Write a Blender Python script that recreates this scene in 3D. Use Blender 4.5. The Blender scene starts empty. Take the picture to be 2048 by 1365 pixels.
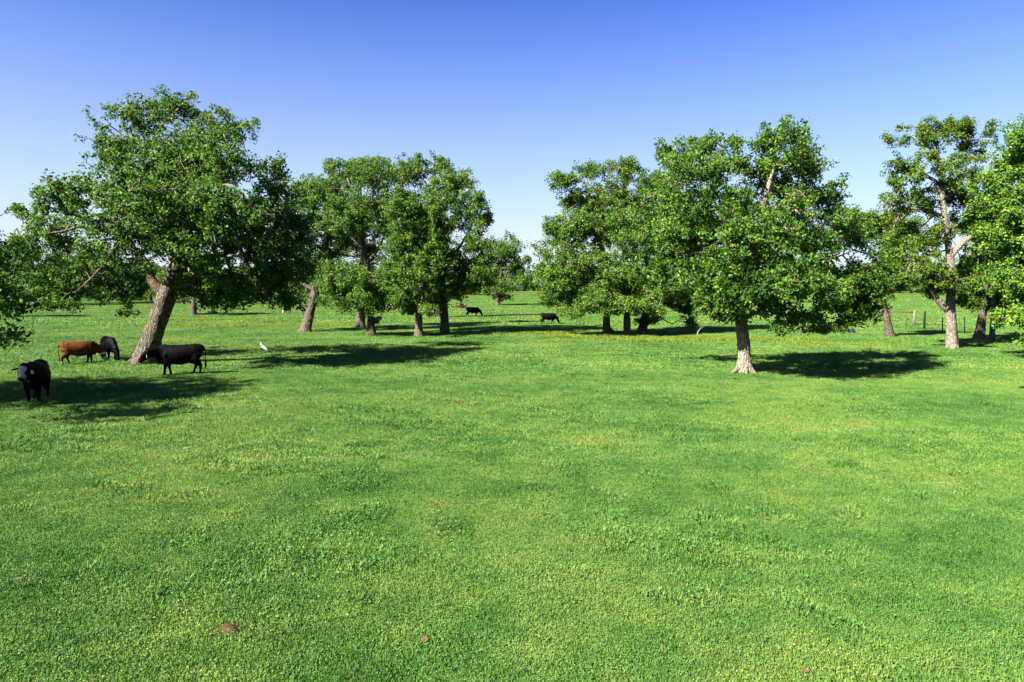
import bpy, bmesh, math, random
import numpy as np
from mathutils import Vector, Matrix

scene = bpy.context.scene
C = scene.collection
PI = math.pi

# ------------------------------------------------------------------ camera, sky, sun, exposure
F = 1365.3            # focal length in pixels of the 2048 px wide photograph
PITCH = math.radians(4.42)
CAM = np.array([0.0, 0.0, 4.0])
cam_d = bpy.data.cameras.new('camera')
cam_d.lens = 24.0
cam_d.sensor_width = 36.0
cam_d.clip_start = 0.1
cam_d.clip_end = 6000
cam = bpy.data.objects.new('camera', cam_d)
cam.location = CAM
cam.rotation_euler = (PI / 2 - PITCH, 0, 0)
C.objects.link(cam)
scene.camera = cam

SUN_AZ = math.radians(53)      # direction the light travels, clockwise from the view direction
SUN_EL = math.radians(39)
LDIR = Vector((math.sin(SUN_AZ) * math.cos(SUN_EL), math.cos(SUN_AZ) * math.cos(SUN_EL), -math.sin(SUN_EL)))

world = bpy.data.worlds.new('World')
scene.world = world
world.use_nodes = True
wn, wl = world.node_tree.nodes, world.node_tree.links
wn.clear()
sky = wn.new('ShaderNodeTexSky')
sky.sky_type = 'NISHITA'
sky.sun_disc = False
sky.sun_elevation = SUN_EL
sky.sun_rotation = math.radians(180) + SUN_AZ
sky.altitude = 0
sky.air_density = 1.0
sky.dust_density = 1.0
sky.ozone_density = 4.0
hs = wn.new('ShaderNodeHueSaturation')
hs.inputs['Hue'].default_value = 0.519
hs.inputs['Saturation'].default_value = 1.25
hs.inputs['Value'].default_value = 1.0
bg = wn.new('ShaderNodeBackground')
bg.inputs['Strength'].default_value = 0.08
wo = wn.new('ShaderNodeOutputWorld')
wl.new(sky.outputs['Color'], hs.inputs['Color'])
gain = wn.new('ShaderNodeMixRGB'); gain.blend_type = 'MULTIPLY'; gain.inputs['Fac'].default_value = 1
gain.inputs['Color2'].default_value = (0.36, 0.36, 0.36, 1)
gam = wn.new('ShaderNodeGamma'); gam.inputs['Gamma'].default_value = 1.3
wl.new(hs.outputs['Color'], gain.inputs['Color1'])
wl.new(gain.outputs['Color'], gam.inputs['Color'])
# bright air near the horizon, the same all round
tcw = wn.new('ShaderNodeTexCoord'); sxyz = wn.new('ShaderNodeSeparateXYZ')
wl.new(tcw.outputs['Generated'], sxyz.inputs['Vector'])
mr = wn.new('ShaderNodeMapRange'); mr.inputs['From Min'].default_value = 0.0; mr.inputs['From Max'].default_value = 0.44
mr.inputs['To Min'].default_value = 0.97; mr.inputs['To Max'].default_value = 0.0
wl.new(sxyz.outputs['Z'], mr.inputs['Value'])
pw = wn.new('ShaderNodeMath'); pw.operation = 'POWER'; pw.inputs[1].default_value = 1.5
wl.new(mr.outputs['Result'], pw.inputs[0])
hz = wn.new('ShaderNodeMixRGB'); hz.inputs['Color2'].default_value = (1.48, 1.66, 1.86, 1)
wl.new(pw.outputs[0], hz.inputs['Fac']); wl.new(gam.outputs['Color'], hz.inputs['Color1'])
wl.new(hz.outputs['Color'], bg.inputs['Color'])
wl.new(bg.outputs['Background'], wo.inputs['Surface'])

sun_d = bpy.data.lights.new('sun', 'SUN')
sun_d.energy = 5.0
sun_d.angle = math.radians(0.5)
sun_d.color = (1.0, 0.95, 0.86)
sun = bpy.data.objects.new('sun', sun_d)
sun.rotation_euler = LDIR.to_track_quat('-Z', 'Y').to_euler()
sun.location = (-30, -30, 60)
C.objects.link(sun)

scene.view_settings.view_transform = 'Standard'
scene.view_settings.look = 'None'
scene.view_settings.gamma = 1.0
scene.view_settings.use_curve_mapping = False
scene.view_settings.exposure = 2.8
scene.render.engine = 'CYCLES'
scene.cycles.max_bounces = 6
scene.cycles.diffuse_bounces = 2
scene.cycles.glossy_bounces = 2
scene.cycles.transmission_bounces = 3
scene.cycles.transparent_max_bounces = 4
scene.cycles.sample_clamp_indirect = 4

# ------------------------------------------------------------------ helpers
def smooth(a, b, x):
    t = np.clip((np.asarray(x, dtype=float) - a) / (b - a), 0, 1)
    return t * t * (3 - 2 * t)

def zfun(x, y):
    x = np.asarray(x, dtype=float); y = np.asarray(y, dtype=float)
    near = 0.06 * np.sin(x * 0.23 + 1.3 + 0.7 * np.sin(y * 0.13)) * np.sin(y * 0.21 + 0.5)
    near = near * (1 - smooth(60, 120, y))
    rise = 2.2 * smooth(130, 420, np.hypot(x, y))
    return near + rise

def ray(u, v):
    x = (u - 1024.0) / F
    y = -(v - 682.5) / F
    fw = np.array([0, math.cos(PITCH), -math.sin(PITCH)])
    up = np.array([0, math.sin(PITCH), math.cos(PITCH)])
    return fw + x * np.array([1.0, 0, 0]) + y * up

def at_depth(u, v, Y):
    d = ray(u, v)
    return CAM + d * (Y / d[1])

def at(u, v):
    d = ray(u, v)
    t = 5.0
    for _ in range(4000):
        p = CAM + d * t
        if p[2] <= float(zfun(p[0], p[1])):
            break
        t *= 1.004
    p = CAM + d * t
    return np.array([p[0], p[1], float(zfun(p[0], p[1]))])

def mesh_obj(name, verts, faces, mat, parent=None, smooth_shade=False, attrs=None):
    me = bpy.data.meshes.new(name)
    me.from_pydata([tuple(v) for v in verts], [], faces)
    return finish(name, me, mat, parent, smooth_shade, attrs)

def finish(name, me, mat, parent=None, smooth_shade=False, attrs=None):
    if attrs:
        for k, arr in attrs.items():
            arr = np.asarray(arr, dtype=np.float32)
            if arr.ndim == 1:
                a = me.attributes.new(k, 'FLOAT', 'POINT')
                a.data.foreach_set('value', arr)
            else:
                a = me.attributes.new(k, 'FLOAT_COLOR', 'POINT')
                if arr.shape[1] == 3:
                    arr = np.concatenate([arr, np.ones((len(arr), 1), np.float32)], 1)
                a.data.foreach_set('color', arr.ravel())
    if mat is not None:
        me.materials.append(mat)
    if smooth_shade:
        me.polygons.foreach_set('use_smooth', np.ones(len(me.polygons), dtype=bool))
    me.update()
    o = bpy.data.objects.new(name, me)
    C.objects.link(o)
    if parent is not None:
        o.parent = parent
    return o

def fast_mesh(name, verts, tris):
    """verts (n,3), tris (m,k) -> mesh"""
    me = bpy.data.meshes.new(name)
    nv, (nf, k) = len(verts), tris.shape
    me.vertices.add(nv)
    me.vertices.foreach_set('co', np.ascontiguousarray(verts, dtype=np.float32).ravel())
    me.loops.add(nf * k)
    me.loops.foreach_set('vertex_index', np.ascontiguousarray(tris, dtype=np.int32).ravel())
    me.polygons.add(nf)
    me.polygons.foreach_set('loop_start', np.arange(0, nf * k, k, dtype=np.int32))
    me.update(calc_edges=True)
    return me

def empty(name, loc, rz=0.0):
    o = bpy.data.objects.new(name, None)
    o.empty_display_size = 0.3
    o.location = tuple(loc)
    o.rotation_euler = (0, 0, rz)
    C.objects.link(o)
    return o

def tag(o, label=None, cat=None, group=None, kind=None):
    if label: o['label'] = label
    if cat: o['category'] = cat
    if group: o['group'] = group
    if kind: o['kind'] = kind
    return o

def unit(a):
    n = np.linalg.norm(a, axis=-1, keepdims=True)
    return a / np.maximum(n, 1e-9)

# ------------------------------------------------------------------ materials
def new_mat(name):
    m = bpy.data.materials.new(name)
    m.use_nodes = True
    n, l = m.node_tree.nodes, m.node_tree.links
    n.clear()
    out = n.new('ShaderNodeOutputMaterial')
    return m, n, l, out

KA = 0.66     # base colours as measured, before exposure
def dim(stops, k=1.0):
    return [(q, [x * KA * k for x in c]) for q, c in stops]

def ramp(n, stops):
    r = n.new('ShaderNodeValToRGB')
    e = r.color_ramp.elements
    while len(e) < len(stops):
        e.new(0.5)
    for i, (p, c) in enumerate(stops):
        e[i].position = p
        e[i].color = (c[0], c[1], c[2], 1)
    return r

def leaf_material(name, stops, transl=0.36, rough=0.55, tcol=(0.5, 0.9, 0.1)):
    m, n, l, out = new_mat(name)
    at_ = n.new('ShaderNodeAttribute'); at_.attribute_name = 'tint'
    r = ramp(n, dim(stops))
    l.new(at_.outputs['Fac'], r.inputs['Fac'])
    p = n.new('ShaderNodeBsdfPrincipled')
    p.inputs['Roughness'].default_value = rough
    p.inputs['Specular IOR Level'].default_value = 0.12
    l.new(r.outputs['Color'], p.inputs['Base Color'])
    t = n.new('ShaderNodeBsdfTranslucent')
    mul = n.new('ShaderNodeMixRGB'); mul.blend_type = 'MULTIPLY'; mul.inputs['Fac'].default_value = 1
    g = n.new('ShaderNodeMixRGB'); g.blend_type = 'MIX'; g.inputs['Fac'].default_value = 0.25
    g.inputs['Color2'].default_value = (tcol[0] * .26, tcol[1] * .26, tcol[2] * .26, 1)
    l.new(r.outputs['Color'], g.inputs['Color1'])
    l.new(g.outputs['Color'], t.inputs['Color'])
    mx = n.new('ShaderNodeMixShader'); mx.inputs['Fac'].default_value = transl
    l.new(p.outputs['BSDF'], mx.inputs[1]); l.new(t.outputs['BSDF'], mx.inputs[2])
    l.new(mx.outputs['Shader'], out.inputs['Surface'])
    return m

M = {}
M['leaf_deep'] = leaf_material('leaf_deep', [(0, (0.022, 0.062, 0.007)), (0.5, (0.058, 0.140, 0.012)), (0.88, (0.110, 0.205, 0.018)), (1, (0.15, 0.23, 0.03))])
M['leaf_mid'] = leaf_material('leaf_mid', [(0, (0.026, 0.068, 0.007)), (0.5, (0.066, 0.148, 0.012)), (0.88, (0.120, 0.210, 0.018)), (1, (0.17, 0.23, 0.03))])
M['leaf_yellow'] = leaf_material('leaf_yellow', [(0, (0.028, 0.070, 0.007)), (0.45, (0.068, 0.142, 0.012)), (0.85, (0.125, 0.20, 0.018)), (1, (0.19, 0.20, 0.04))])
M['leaf_lime'] = leaf_material('leaf_lime', [(0, (0.034, 0.095, 0.008)), (0.5, (0.085, 0.195, 0.016)), (0.88, (0.14, 0.26, 0.022)), (1, (0.20, 0.27, 0.04))])
M['leaf_pale'] = leaf_material('leaf_pale', [(0, (0.035, 0.075, 0.018)), (0.5, (0.07, 0.13, 0.03)), (1, (0.12, 0.17, 0.055))])
M['leaf_wood'] = leaf_material('leaf_wood', [(0, (0.02, 0.048, 0.008)), (0.5, (0.045, 0.082, 0.014)), (1, (0.09, 0.11, 0.024))])

def bark_material(name, dark, light, moss=0.0):
    m, n, l, out = new_mat(name)
    tc = n.new('ShaderNodeTexCoord')
    mp = n.new('ShaderNodeMapping'); mp.inputs['Scale'].default_value = (1, 1, 0.3)
    l.new(tc.outputs['Object'], mp.inputs['Vector'])
    vo = n.new('ShaderNodeTexVoronoi'); vo.feature = 'DISTANCE_TO_EDGE'; vo.inputs['Scale'].default_value = 11
    no = n.new('ShaderNodeTexNoise'); no.inputs['Scale'].default_value = 7; no.inputs['Detail'].default_value = 6
    no2 = n.new('ShaderNodeTexNoise'); no2.inputs['Scale'].default_value = 1.3; no2.inputs['Detail'].default_value = 3
    add = n.new('ShaderNodeVectorMath'); add.operation = 'ADD'
    sc = n.new('ShaderNodeVectorMath'); sc.operation = 'SCALE'; sc.inputs['Scale'].default_value = 0.12
    l.new(mp.outputs['Vector'], no.inputs['Vector']); l.new(tc.outputs['Object'], no2.inputs['Vector'])
    l.new(no.outputs['Color'], sc.inputs[0]); l.new(sc.outputs['Vector'], add.inputs[0]); l.new(mp.outputs['Vector'], add.inputs[1])
    l.new(add.outputs['Vector'], vo.inputs['Vector'])
    dark = [c * KA for c in dark]; light = [c * KA for c in light]
    r = ramp(n, [(0.0, dark), (0.10, [0.5 * (a + b) for a, b in zip(dark, light)]), (0.35, light), (1, [min(1, c * 1.15) for c in light])])
    l.new(vo.outputs['Distance'], r.inputs['Fac'])
    mx = n.new('ShaderNodeMixRGB'); mx.blend_type = 'MULTIPLY'; mx.inputs['Fac'].default_value = 0.75
    r2 = ramp(n, [(0.3, (0.45, 0.42, 0.38)), (0.62, (1.1, 1.08, 1.05))])
    l.new(no.outputs['Fac'], r2.inputs['Fac'])
    l.new(r.outputs['Color'], mx.inputs['Color1']); l.new(r2.outputs['Color'], mx.inputs['Color2'])
    mm = n.new('ShaderNodeMixRGB')
    r3 = ramp(n, [(0.5, (0, 0, 0)), (0.68, (moss, moss, moss))])
    l.new(no2.outputs['Fac'], r3.inputs['Fac']); l.new(r3.outputs['Color'], mm.inputs['Fac'])
    l.new(mx.outputs['Color'], mm.inputs['Color1']); mm.inputs['Color2'].default_value = (0.075, 0.048, 0.014, 1)
    p = n.new('ShaderNodeBsdfPrincipled'); p.inputs['Roughness'].default_value = 0.92
    p.inputs['Specular IOR Level'].default_value = 0.15
    l.new(mm.outputs['Color'], p.inputs['Base Color'])
    bm1 = n.new('ShaderNodeBump'); bm1.inputs['Strength'].default_value = 1.0; bm1.inputs['Distance'].default_value = 0.12
    l.new(vo.outputs['Distance'], bm1.inputs['Height'])
    bm2 = n.new('ShaderNodeBump'); bm2.inputs['Strength'].default_value = 0.6; bm2.inputs['Distance'].default_value = 0.04
    l.new(no.outputs['Fac'], bm2.inputs['Height']); l.new(bm1.outputs['Normal'], bm2.inputs['Normal'])
    l.new(bm2.outputs['Normal'], p.inputs['Normal'])
    l.new(p.outputs['BSDF'], out.inputs['Surface'])
    return m

M['bark'] = bark_material('bark', (0.030, 0.024, 0.017), (0.19, 0.165, 0.125), 0.3)
M['bark_moss'] = bark_material('bark_moss', (0.016, 0.013, 0.009), (0.18, 0.158, 0.118), 0.85)
M['bark_pale'] = bark_material('bark_pale', (0.10, 0.08, 0.06), (0.36, 0.32, 0.25), 0.12)
M['twig'] = bark_material('twig', (0.08, 0.07, 0.055), (0.30, 0.27, 0.22), 0.0)

def flat_mat(name, col, rough=0.85, var=0.25, scale=9.0, bump=0.3, dist=0.02):
    m, n, l, out = new_mat(name)
    tc = n.new('ShaderNodeTexCoord')
    no = n.new('ShaderNodeTexNoise'); no.inputs['Scale'].default_value = scale; no.inputs['Detail'].default_value = 6
    l.new(tc.outputs['Object'], no.inputs['Vector'])
    col = [c * KA for c in col]
    r = ramp(n, [(0.25, [c * (1 - var) for c in col]), (0.75, [min(1, c * (1 + var)) for c in col])])
    l.new(no.outputs['Fac'], r.inputs['Fac'])
    p = n.new('ShaderNodeBsdfPrincipled'); p.inputs['Roughness'].default_value = rough
    p.inputs['Specular IOR Level'].default_value = 0.2
    l.new(r.outputs['Color'], p.inputs['Base Color'])
    b = n.new('ShaderNodeBump'); b.inputs['Strength'].default_value = bump; b.inputs['Distance'].default_value = dist
    l.new(no.outputs['Fac'], b.inputs['Height']); l.new(b.outputs['Normal'], p.inputs['Normal'])
    l.new(p.outputs['BSDF'], out.inputs['Surface'])
    return m

M['stone'] = flat_mat('stone', (0.26, 0.24, 0.20), var=0.3, scale=30)
M['dry_leaf'] = flat_mat('dry_leaf', (0.12, 0.07, 0.028), var=0.4, scale=40)
M['dung'] = flat_mat('dung', (0.045, 0.023, 0.007), var=0.6, scale=34, bump=0.8, dist=0.02)
M['soil'] = flat_mat('soil', (0.11, 0.06, 0.028), var=0.4, scale=6, bump=0.6)
M['log'] = bark_material('log', (0.04, 0.025, 0.018), (0.16, 0.11, 0.075), 0.2)
M['char'] = flat_mat('char', (0.012, 0.009, 0.007), var=0.5, scale=8)
M['rust'] = flat_mat('rust', (0.09, 0.045, 0.02), var=0.4, scale=12)
M['post_wood'] = flat_mat('post_wood', (0.15, 0.125, 0.09), var=0.35, scale=10)
M['post_dark'] = flat_mat('post_dark', (0.008, 0.007, 0.006), var=0.3)
M['post_white'] = flat_mat('post_white', (0.24, 0.24, 0.23), var=0.15)
M['wire'] = flat_mat('wire', (0.10, 0.08, 0.06), rough=0.5, var=0.2)
M['snag'] = flat_mat('snag', (0.17, 0.145, 0.11), var=0.3, scale=12)
M['eye'] = flat_mat('eye', (0.01, 0.008, 0.006), rough=0.15, var=0.0, bump=0)
M['tag_white'] = flat_mat('tag_white', (0.4, 0.39, 0.35), rough=0.5, var=0.05, bump=0)
M['feather'] = flat_mat('feather', (0.6, 0.59, 0.55), rough=0.7, var=0.06, scale=30)
M['beak'] = flat_mat('beak', (0.45, 0.28, 0.06), rough=0.4, var=0.1)

def coat_material():
    m, n, l, out = new_mat('coat')
    a = n.new('ShaderNodeAttribute'); a.attribute_name = 'coat'
    tc = n.new('ShaderNodeTexCoord')
    no = n.new('ShaderNodeTexNoise'); no.inputs['Scale'].default_value = 3.2; no.inputs['Detail'].default_value = 9; no.inputs['Roughness'].default_value = 0.65
    l.new(tc.outputs['Object'], no.inputs['Vector'])
    r = ramp(n, [(0.34, (0.35 * KA, 0.33 * KA, 0.33 * KA)), (0.66, (1.5 * KA, 1.4 * KA, 1.3 * KA))])
    l.new(no.outputs['Fac'], r.inputs['Fac'])
    mx = n.new('ShaderNodeMixRGB'); mx.blend_type = 'MULTIPLY'; mx.inputs['Fac'].default_value = 1
    l.new(a.outputs['Color'], mx.inputs['Color1']); l.new(r.outputs['Color'], mx.inputs['Color2'])
    p = n.new('ShaderNodeBsdfPrincipled'); p.inputs['Roughness'].default_value = 0.62
    p.inputs['Specular IOR Level'].default_value = 0.03
    p.inputs['Sheen Weight'].default_value = 0.0
    p.inputs['Sheen Roughness'].default_value = 0.5
    l.new(mx.outputs['Color'], p.inputs['Base Color'])
    b = n.new('ShaderNodeBump'); b.inputs['Strength'].default_value = 0.5; b.inputs['Distance'].default_value = 0.03
    l.new(no.outputs['Fac'], b.inputs['Height']); l.new(b.outputs['Normal'], p.inputs['Normal'])
    l.new(p.outputs['BSDF'], out.inputs['Surface'])
    return m
M['coat'] = coat_material()

def pasture_colour(n, l):
    """colour of the sward from its world position: clover, grass, yellow growth and dry thatch"""
    g = n.new('ShaderNodeNewGeometry')
    n1 = n.new('ShaderNodeTexNoise'); n1.inputs['Scale'].default_value = 0.16; n1.inputs['Detail'].default_value = 4; n1.inputs['Roughness'].default_value = 0.6
    n2 = n.new('ShaderNodeTexNoise'); n2.inputs['Scale'].default_value = 1.1; n2.inputs['Detail'].default_value = 5; n2.inputs['Roughness'].default_value = 0.65
    l.new(g.outputs['Position'], n1.inputs['Vector']); l.new(g.outputs['Position'], n2.inputs['Vector'])
    a = n.new('ShaderNodeMath'); a.operation = 'MULTIPLY'; a.inputs[1].default_value = 0.55
    l.new(n1.outputs['Fac'], a.inputs[0])
    b = n.new('ShaderNodeMath'); b.operation = 'MULTIPLY_ADD'; b.inputs[1].default_value = 0.45
    l.new(n2.outputs['Fac'], b.inputs[0]); l.new(a.outputs[0], b.inputs[2])
    return b.outputs[0]

GRASS_STOPS = [(0.36, (0.046, 0.124, 0.021)), (0.45, (0.080, 0.182, 0.034)), (0.54, (0.130, 0.230, 0.044)), (0.64, (0.190, 0.255, 0.054))]

def grass_material():
    m, n, l, out = new_mat('grass')
    base = pasture_colour(n, l)
    at_ = n.new('ShaderNodeAttribute'); at_.attribute_name = 'tint'
    s = n.new('ShaderNodeMath'); s.operation = 'MULTIPLY_ADD'; s.inputs[1].default_value = 0.22; 
    off = n.new('ShaderNodeMath'); off.operation = 'SUBTRACT'; off.inputs[1].default_value = 0.5
    l.new(at_.outputs['Fac'], off.inputs[0]); l.new(off.outputs[0], s.inputs[0]); l.new(base, s.inputs[2])
    r = ramp(n, dim(GRASS_STOPS))
    l.new(s.outputs[0], r.inputs['Fac'])
    # a few straw coloured blades
    gt = n.new('ShaderNodeMath'); gt.operation = 'GREATER_THAN'; gt.inputs[1].default_value = 0.955
    l.new(at_.outputs['Fac'], gt.inputs[0])
    mx = n.new('ShaderNodeMixRGB'); mx.inputs['Color2'].default_value = (0.20, 0.17, 0.07, 1)
    l.new(gt.outputs[0], mx.inputs['Fac']); l.new(r.outputs['Color'], mx.inputs['Color1'])
    p = n.new('ShaderNodeBsdfPrincipled'); p.inputs['Roughness'].default_value = 0.5
    p.inputs['Specular IOR Level'].default_value = 0.08
    l.new(mx.outputs['Color'], p.inputs['Base Color'])
    t = n.new('ShaderNodeBsdfTranslucent'); l.new(mx.outputs['Color'], t.inputs['Color'])
    ms = n.new('ShaderNodeMixShader'); ms.inputs['Fac'].default_value = 0.25
    l.new(p.outputs['BSDF'], ms.inputs[1]); l.new(t.outputs['BSDF'], ms.inputs[2])
    l.new(ms.outputs['Shader'], out.inputs['Surface'])
    return m
M['grass'] = grass_material()

def ground_material():
    m, n, l, out = new_mat('ground')
    base = pasture_colour(n, l)
    g = n.new('ShaderNodeNewGeometry')
    fine = n.new('ShaderNodeTexNoise'); fine.inputs['Scale'].default_value = 9; fine.inputs['Detail'].default_value = 8; fine.inputs['Roughness'].default_value = 0.7
    far = n.new('ShaderNodeTexNoise'); far.inputs['Scale'].default_value = 0.02; far.inputs['Detail'].default_value = 5
    l.new(g.outputs['Position'], fine.inputs['Vector']); l.new(g.outputs['Position'], far.inputs['Vector'])
    r = ramp(n, dim(GRASS_STOPS)); l.new(base, r.inputs['Fac'])
    r2 = ramp(n, [(0.3, (0.25, 0.22, 0.18)), (0.65, (0.55, 0.54, 0.48))]); l.new(fine.outputs['Fac'], r2.inputs['Fac'])
    mx = n.new('ShaderNodeMixRGB'); mx.blend_type = 'MULTIPLY'; mx.inputs['Fac'].default_value = 1
    l.new(r.outputs['Color'], mx.inputs['Color1']); l.new(r2.outputs['Color'], mx.inputs['Color2'])
    m2 = n.new('ShaderNodeMixRGB'); r3 = ramp(n, [(0.52, (0, 0, 0)), (0.75, (0.5, 0.5, 0.5))]); l.new(far.outputs['Fac'], r3.inputs['Fac'])
    l.new(r3.outputs['Color'], m2.inputs['Fac']); l.new(mx.outputs['Color'], m2.inputs['Color1'])
    m2.inputs['Color2'].default_value = (0.09, 0.13, 0.025, 1)
    p = n.new('ShaderNodeBsdfPrincipled'); p.inputs['Roughness'].default_value = 1.0
    p.inputs['Specular IOR Level'].default_value = 0.05
    l.new(m2.outputs['Color'], p.inputs['Base Color'])
    b = n.new('ShaderNodeBump'); b.inputs['Strength'].default_value = 0.8; b.inputs['Distance'].default_value = 0.08
    l.new(fine.outputs['Fac'], b.inputs['Height']); l.new(b.outputs['Normal'], p.inputs['Normal'])
    l.new(p.outputs['BSDF'], out.inputs['Surface'])
    return m
M['ground'] = ground_material()

# ------------------------------------------------------------------ ground
def build_ground():
    def axis(lo, hi, fine_lo, fine_hi, step, n_out):
        a = list(np.arange(fine_lo, fine_hi + 1e-6, step))
        g = np.linspace(0, 1, n_out + 1)[1:]
        left = [fine_lo - (fine_lo - lo) * t ** 2.6 for t in g][::-1]
        right = [fine_hi + (hi - fine_hi) * t ** 2.6 for t in g]
        return np.array(left + a + right)
    xs = axis(-4000, 4000, -60, 60, 0.9, 40)
    ys = axis(-1500, 4500, -8, 110, 0.9, 46)
    X, Y = np.meshgrid(xs, ys)
    Z = zfun(X, Y)
    V = np.stack([X, Y, Z], -1).reshape(-1, 3)
    nx, ny = len(xs), len(ys)
    i = np.arange((ny - 1) * (nx - 1)); r, c = i // (nx - 1), i % (nx - 1)
    a = r * nx + c
    q = np.stack([a, a + 1, a + nx + 1, a + nx], 1)
    o = finish('ground', fast_mesh('ground', V, q), M['ground'], smooth_shade=True)
    o['kind'] = 'structure'
build_ground()

# ------------------------------------------------------------------ leaf kites
def kites(p, axis, nrm, L, W, fold):
    """p base centre (n,3), axis/nrm unit, L/W/fold (n,) -> verts (4n,3), quads as 2 tris"""
    b = np.cross(nrm, axis)
    L, W, fold = L[:, None], W[:, None], fold[:, None]
    v0 = p - axis * L * .5
    v2 = p + axis * L * .5
    mid = p + axis * L * 0.06 + nrm * fold
    v1 = mid + b * W * .5
    v3 = mid - b * W * .5
    V = np.stack([v0, v1, v2, v3], 1).reshape(-1, 3)
    k = np.arange(len(p)) * 4
    T = np.stack([np.stack([k, k + 1, k + 2], 1), np.stack([k, k + 2, k + 3], 1)], 1).reshape(-1, 3)
    return V, T

def leaf_cloud(rng, clumps, sigma, per, size, centre, tint0=0.45, tint_c=0.2, tint_l=0.24, up=0.45):
    n = len(clumps)
    cidx = np.repeat(np.arange(n), per)
    off = rng.normal(0, 1, (len(cidx), 3))
    off = unit(off) * (rng.random((len(cidx), 1)) ** 0.5) * sigma * np.array([1.1, 1.1, 0.95])
    p = clumps[cidx] + off
    outd = unit(0.6 * unit(off) + 0.5 * unit(clumps[cidx] - centre))
    nrm = unit(0.5 * outd + np.array([0, 0, up]) + 0.95 * rng.normal(0, 1, p.shape))
    ax = unit(np.cross(nrm, rng.normal(0, 1, p.shape)))
    L = size * rng.uniform(0.7, 1.3, len(p))
    V, T = kites(p, ax, nrm, L, L * rng.uniform(0.55, 0.8, len(p)), -L * 0.12)
    ct = rng.normal(0, tint_c, n)[cidx]
    t = np.clip(tint0 + ct + rng.normal(0, tint_l, len(p)), 0.0, 1.0)
    return V, T, np.repeat(t, 4)

# ------------------------------------------------------------------ trees
def catmull(pts, step):
    pts = np.asarray(pts, float)
    P = np.vstack([2 * pts[0] - pts[1], pts, 2 * pts[-1] - pts[-2]])
    out = []
    for i in range(1, len(P) - 2):
        p0, p1, p2, p3 = P[i - 1], P[i], P[i + 1], P[i + 2]
        m = max(1, int(np.linalg.norm((p2 - p1)[:3]) / step))
        for t in np.arange(m) / m:
            out.append(0.5 * ((2 * p1) + (-p0 + p2) * t + (2 * p0 - 5 * p1 + 4 * p2 - p3) * t ** 2 + (-p0 + 3 * p1 - 3 * p2 + p3) * t ** 3))
    out.append(pts[-1])
    return np.array(out)

def tube(path, rad, sides, flare=None, rng=None, rough=0.0, cap=True):
    """path (n,3), rad (n,) -> verts, faces (list)"""
    path = np.asarray(path, float); n = len(path)
    tan = unit(np.gradient(path, axis=0))
    ref = np.array([1.0, 0, 0]) if abs(tan[0][0]) < 0.8 else np.array([0, 1.0, 0])
    u = unit(np.cross(tan, np.cross(ref, tan)))
    w = np.cross(tan, u)
    th = np.arange(sides) * 2 * PI / sides
    R = np.repeat(np.asarray(rad, float)[:, None], sides, 1)
    if rough > 0:
        ph = rng.uniform(0, 6.28, 6)
        s = np.arange(n)[:, None] * 0.35
        R *= 1 + rough * (np.sin(3 * th + ph[0] + 0.25 * s) + 0.7 * np.sin(5 * th + ph[1] - 0.15 * s) + 0.6 * np.sin(2 * th + ph[2] + 0.5 * s) + 0.4 * np.sin(8 * th + ph[3])) * 0.5
        R *= 1 + rough * 0.5 * rng.normal(0, 1, R.shape)
    if flare is not None:
        hgt, amt, lobes = flare
        d = np.concatenate([[0], np.cumsum(np.linalg.norm(np.diff(path, axis=0), axis=1))])[:, None]
        f = np.exp(-np.maximum(d - 0.12, 0) / hgt)
        ph = rng.uniform(0, 6.28, 2) if rng is not None else (0, 0)
        R *= 1 + amt * f * (0.55 + 0.45 * np.cos(lobes * th + ph[0]) * 0.8 + 0.3 * np.cos(2 * th + ph[1]))
    V = path[:, None, :] + u[:, None, :] * (R * np.cos(th))[:, :, None] + w[:, None, :] * (R * np.sin(th))[:, :, None]
    V = V.reshape(-1, 3)
    i = np.arange((n - 1) * sides); r, c = i // sides, i % sides
    c2 = (c + 1) % sides
    Q = np.stack([r * sides + c, r * sides + c2, (r + 1) * sides + c2, (r + 1) * sides + c], 1).tolist()
    if cap:
        Q.append(list(range((n - 1) * sides, n * sides)))
        Q.append(list(range(sides))[::-1])
    return V, Q

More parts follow.
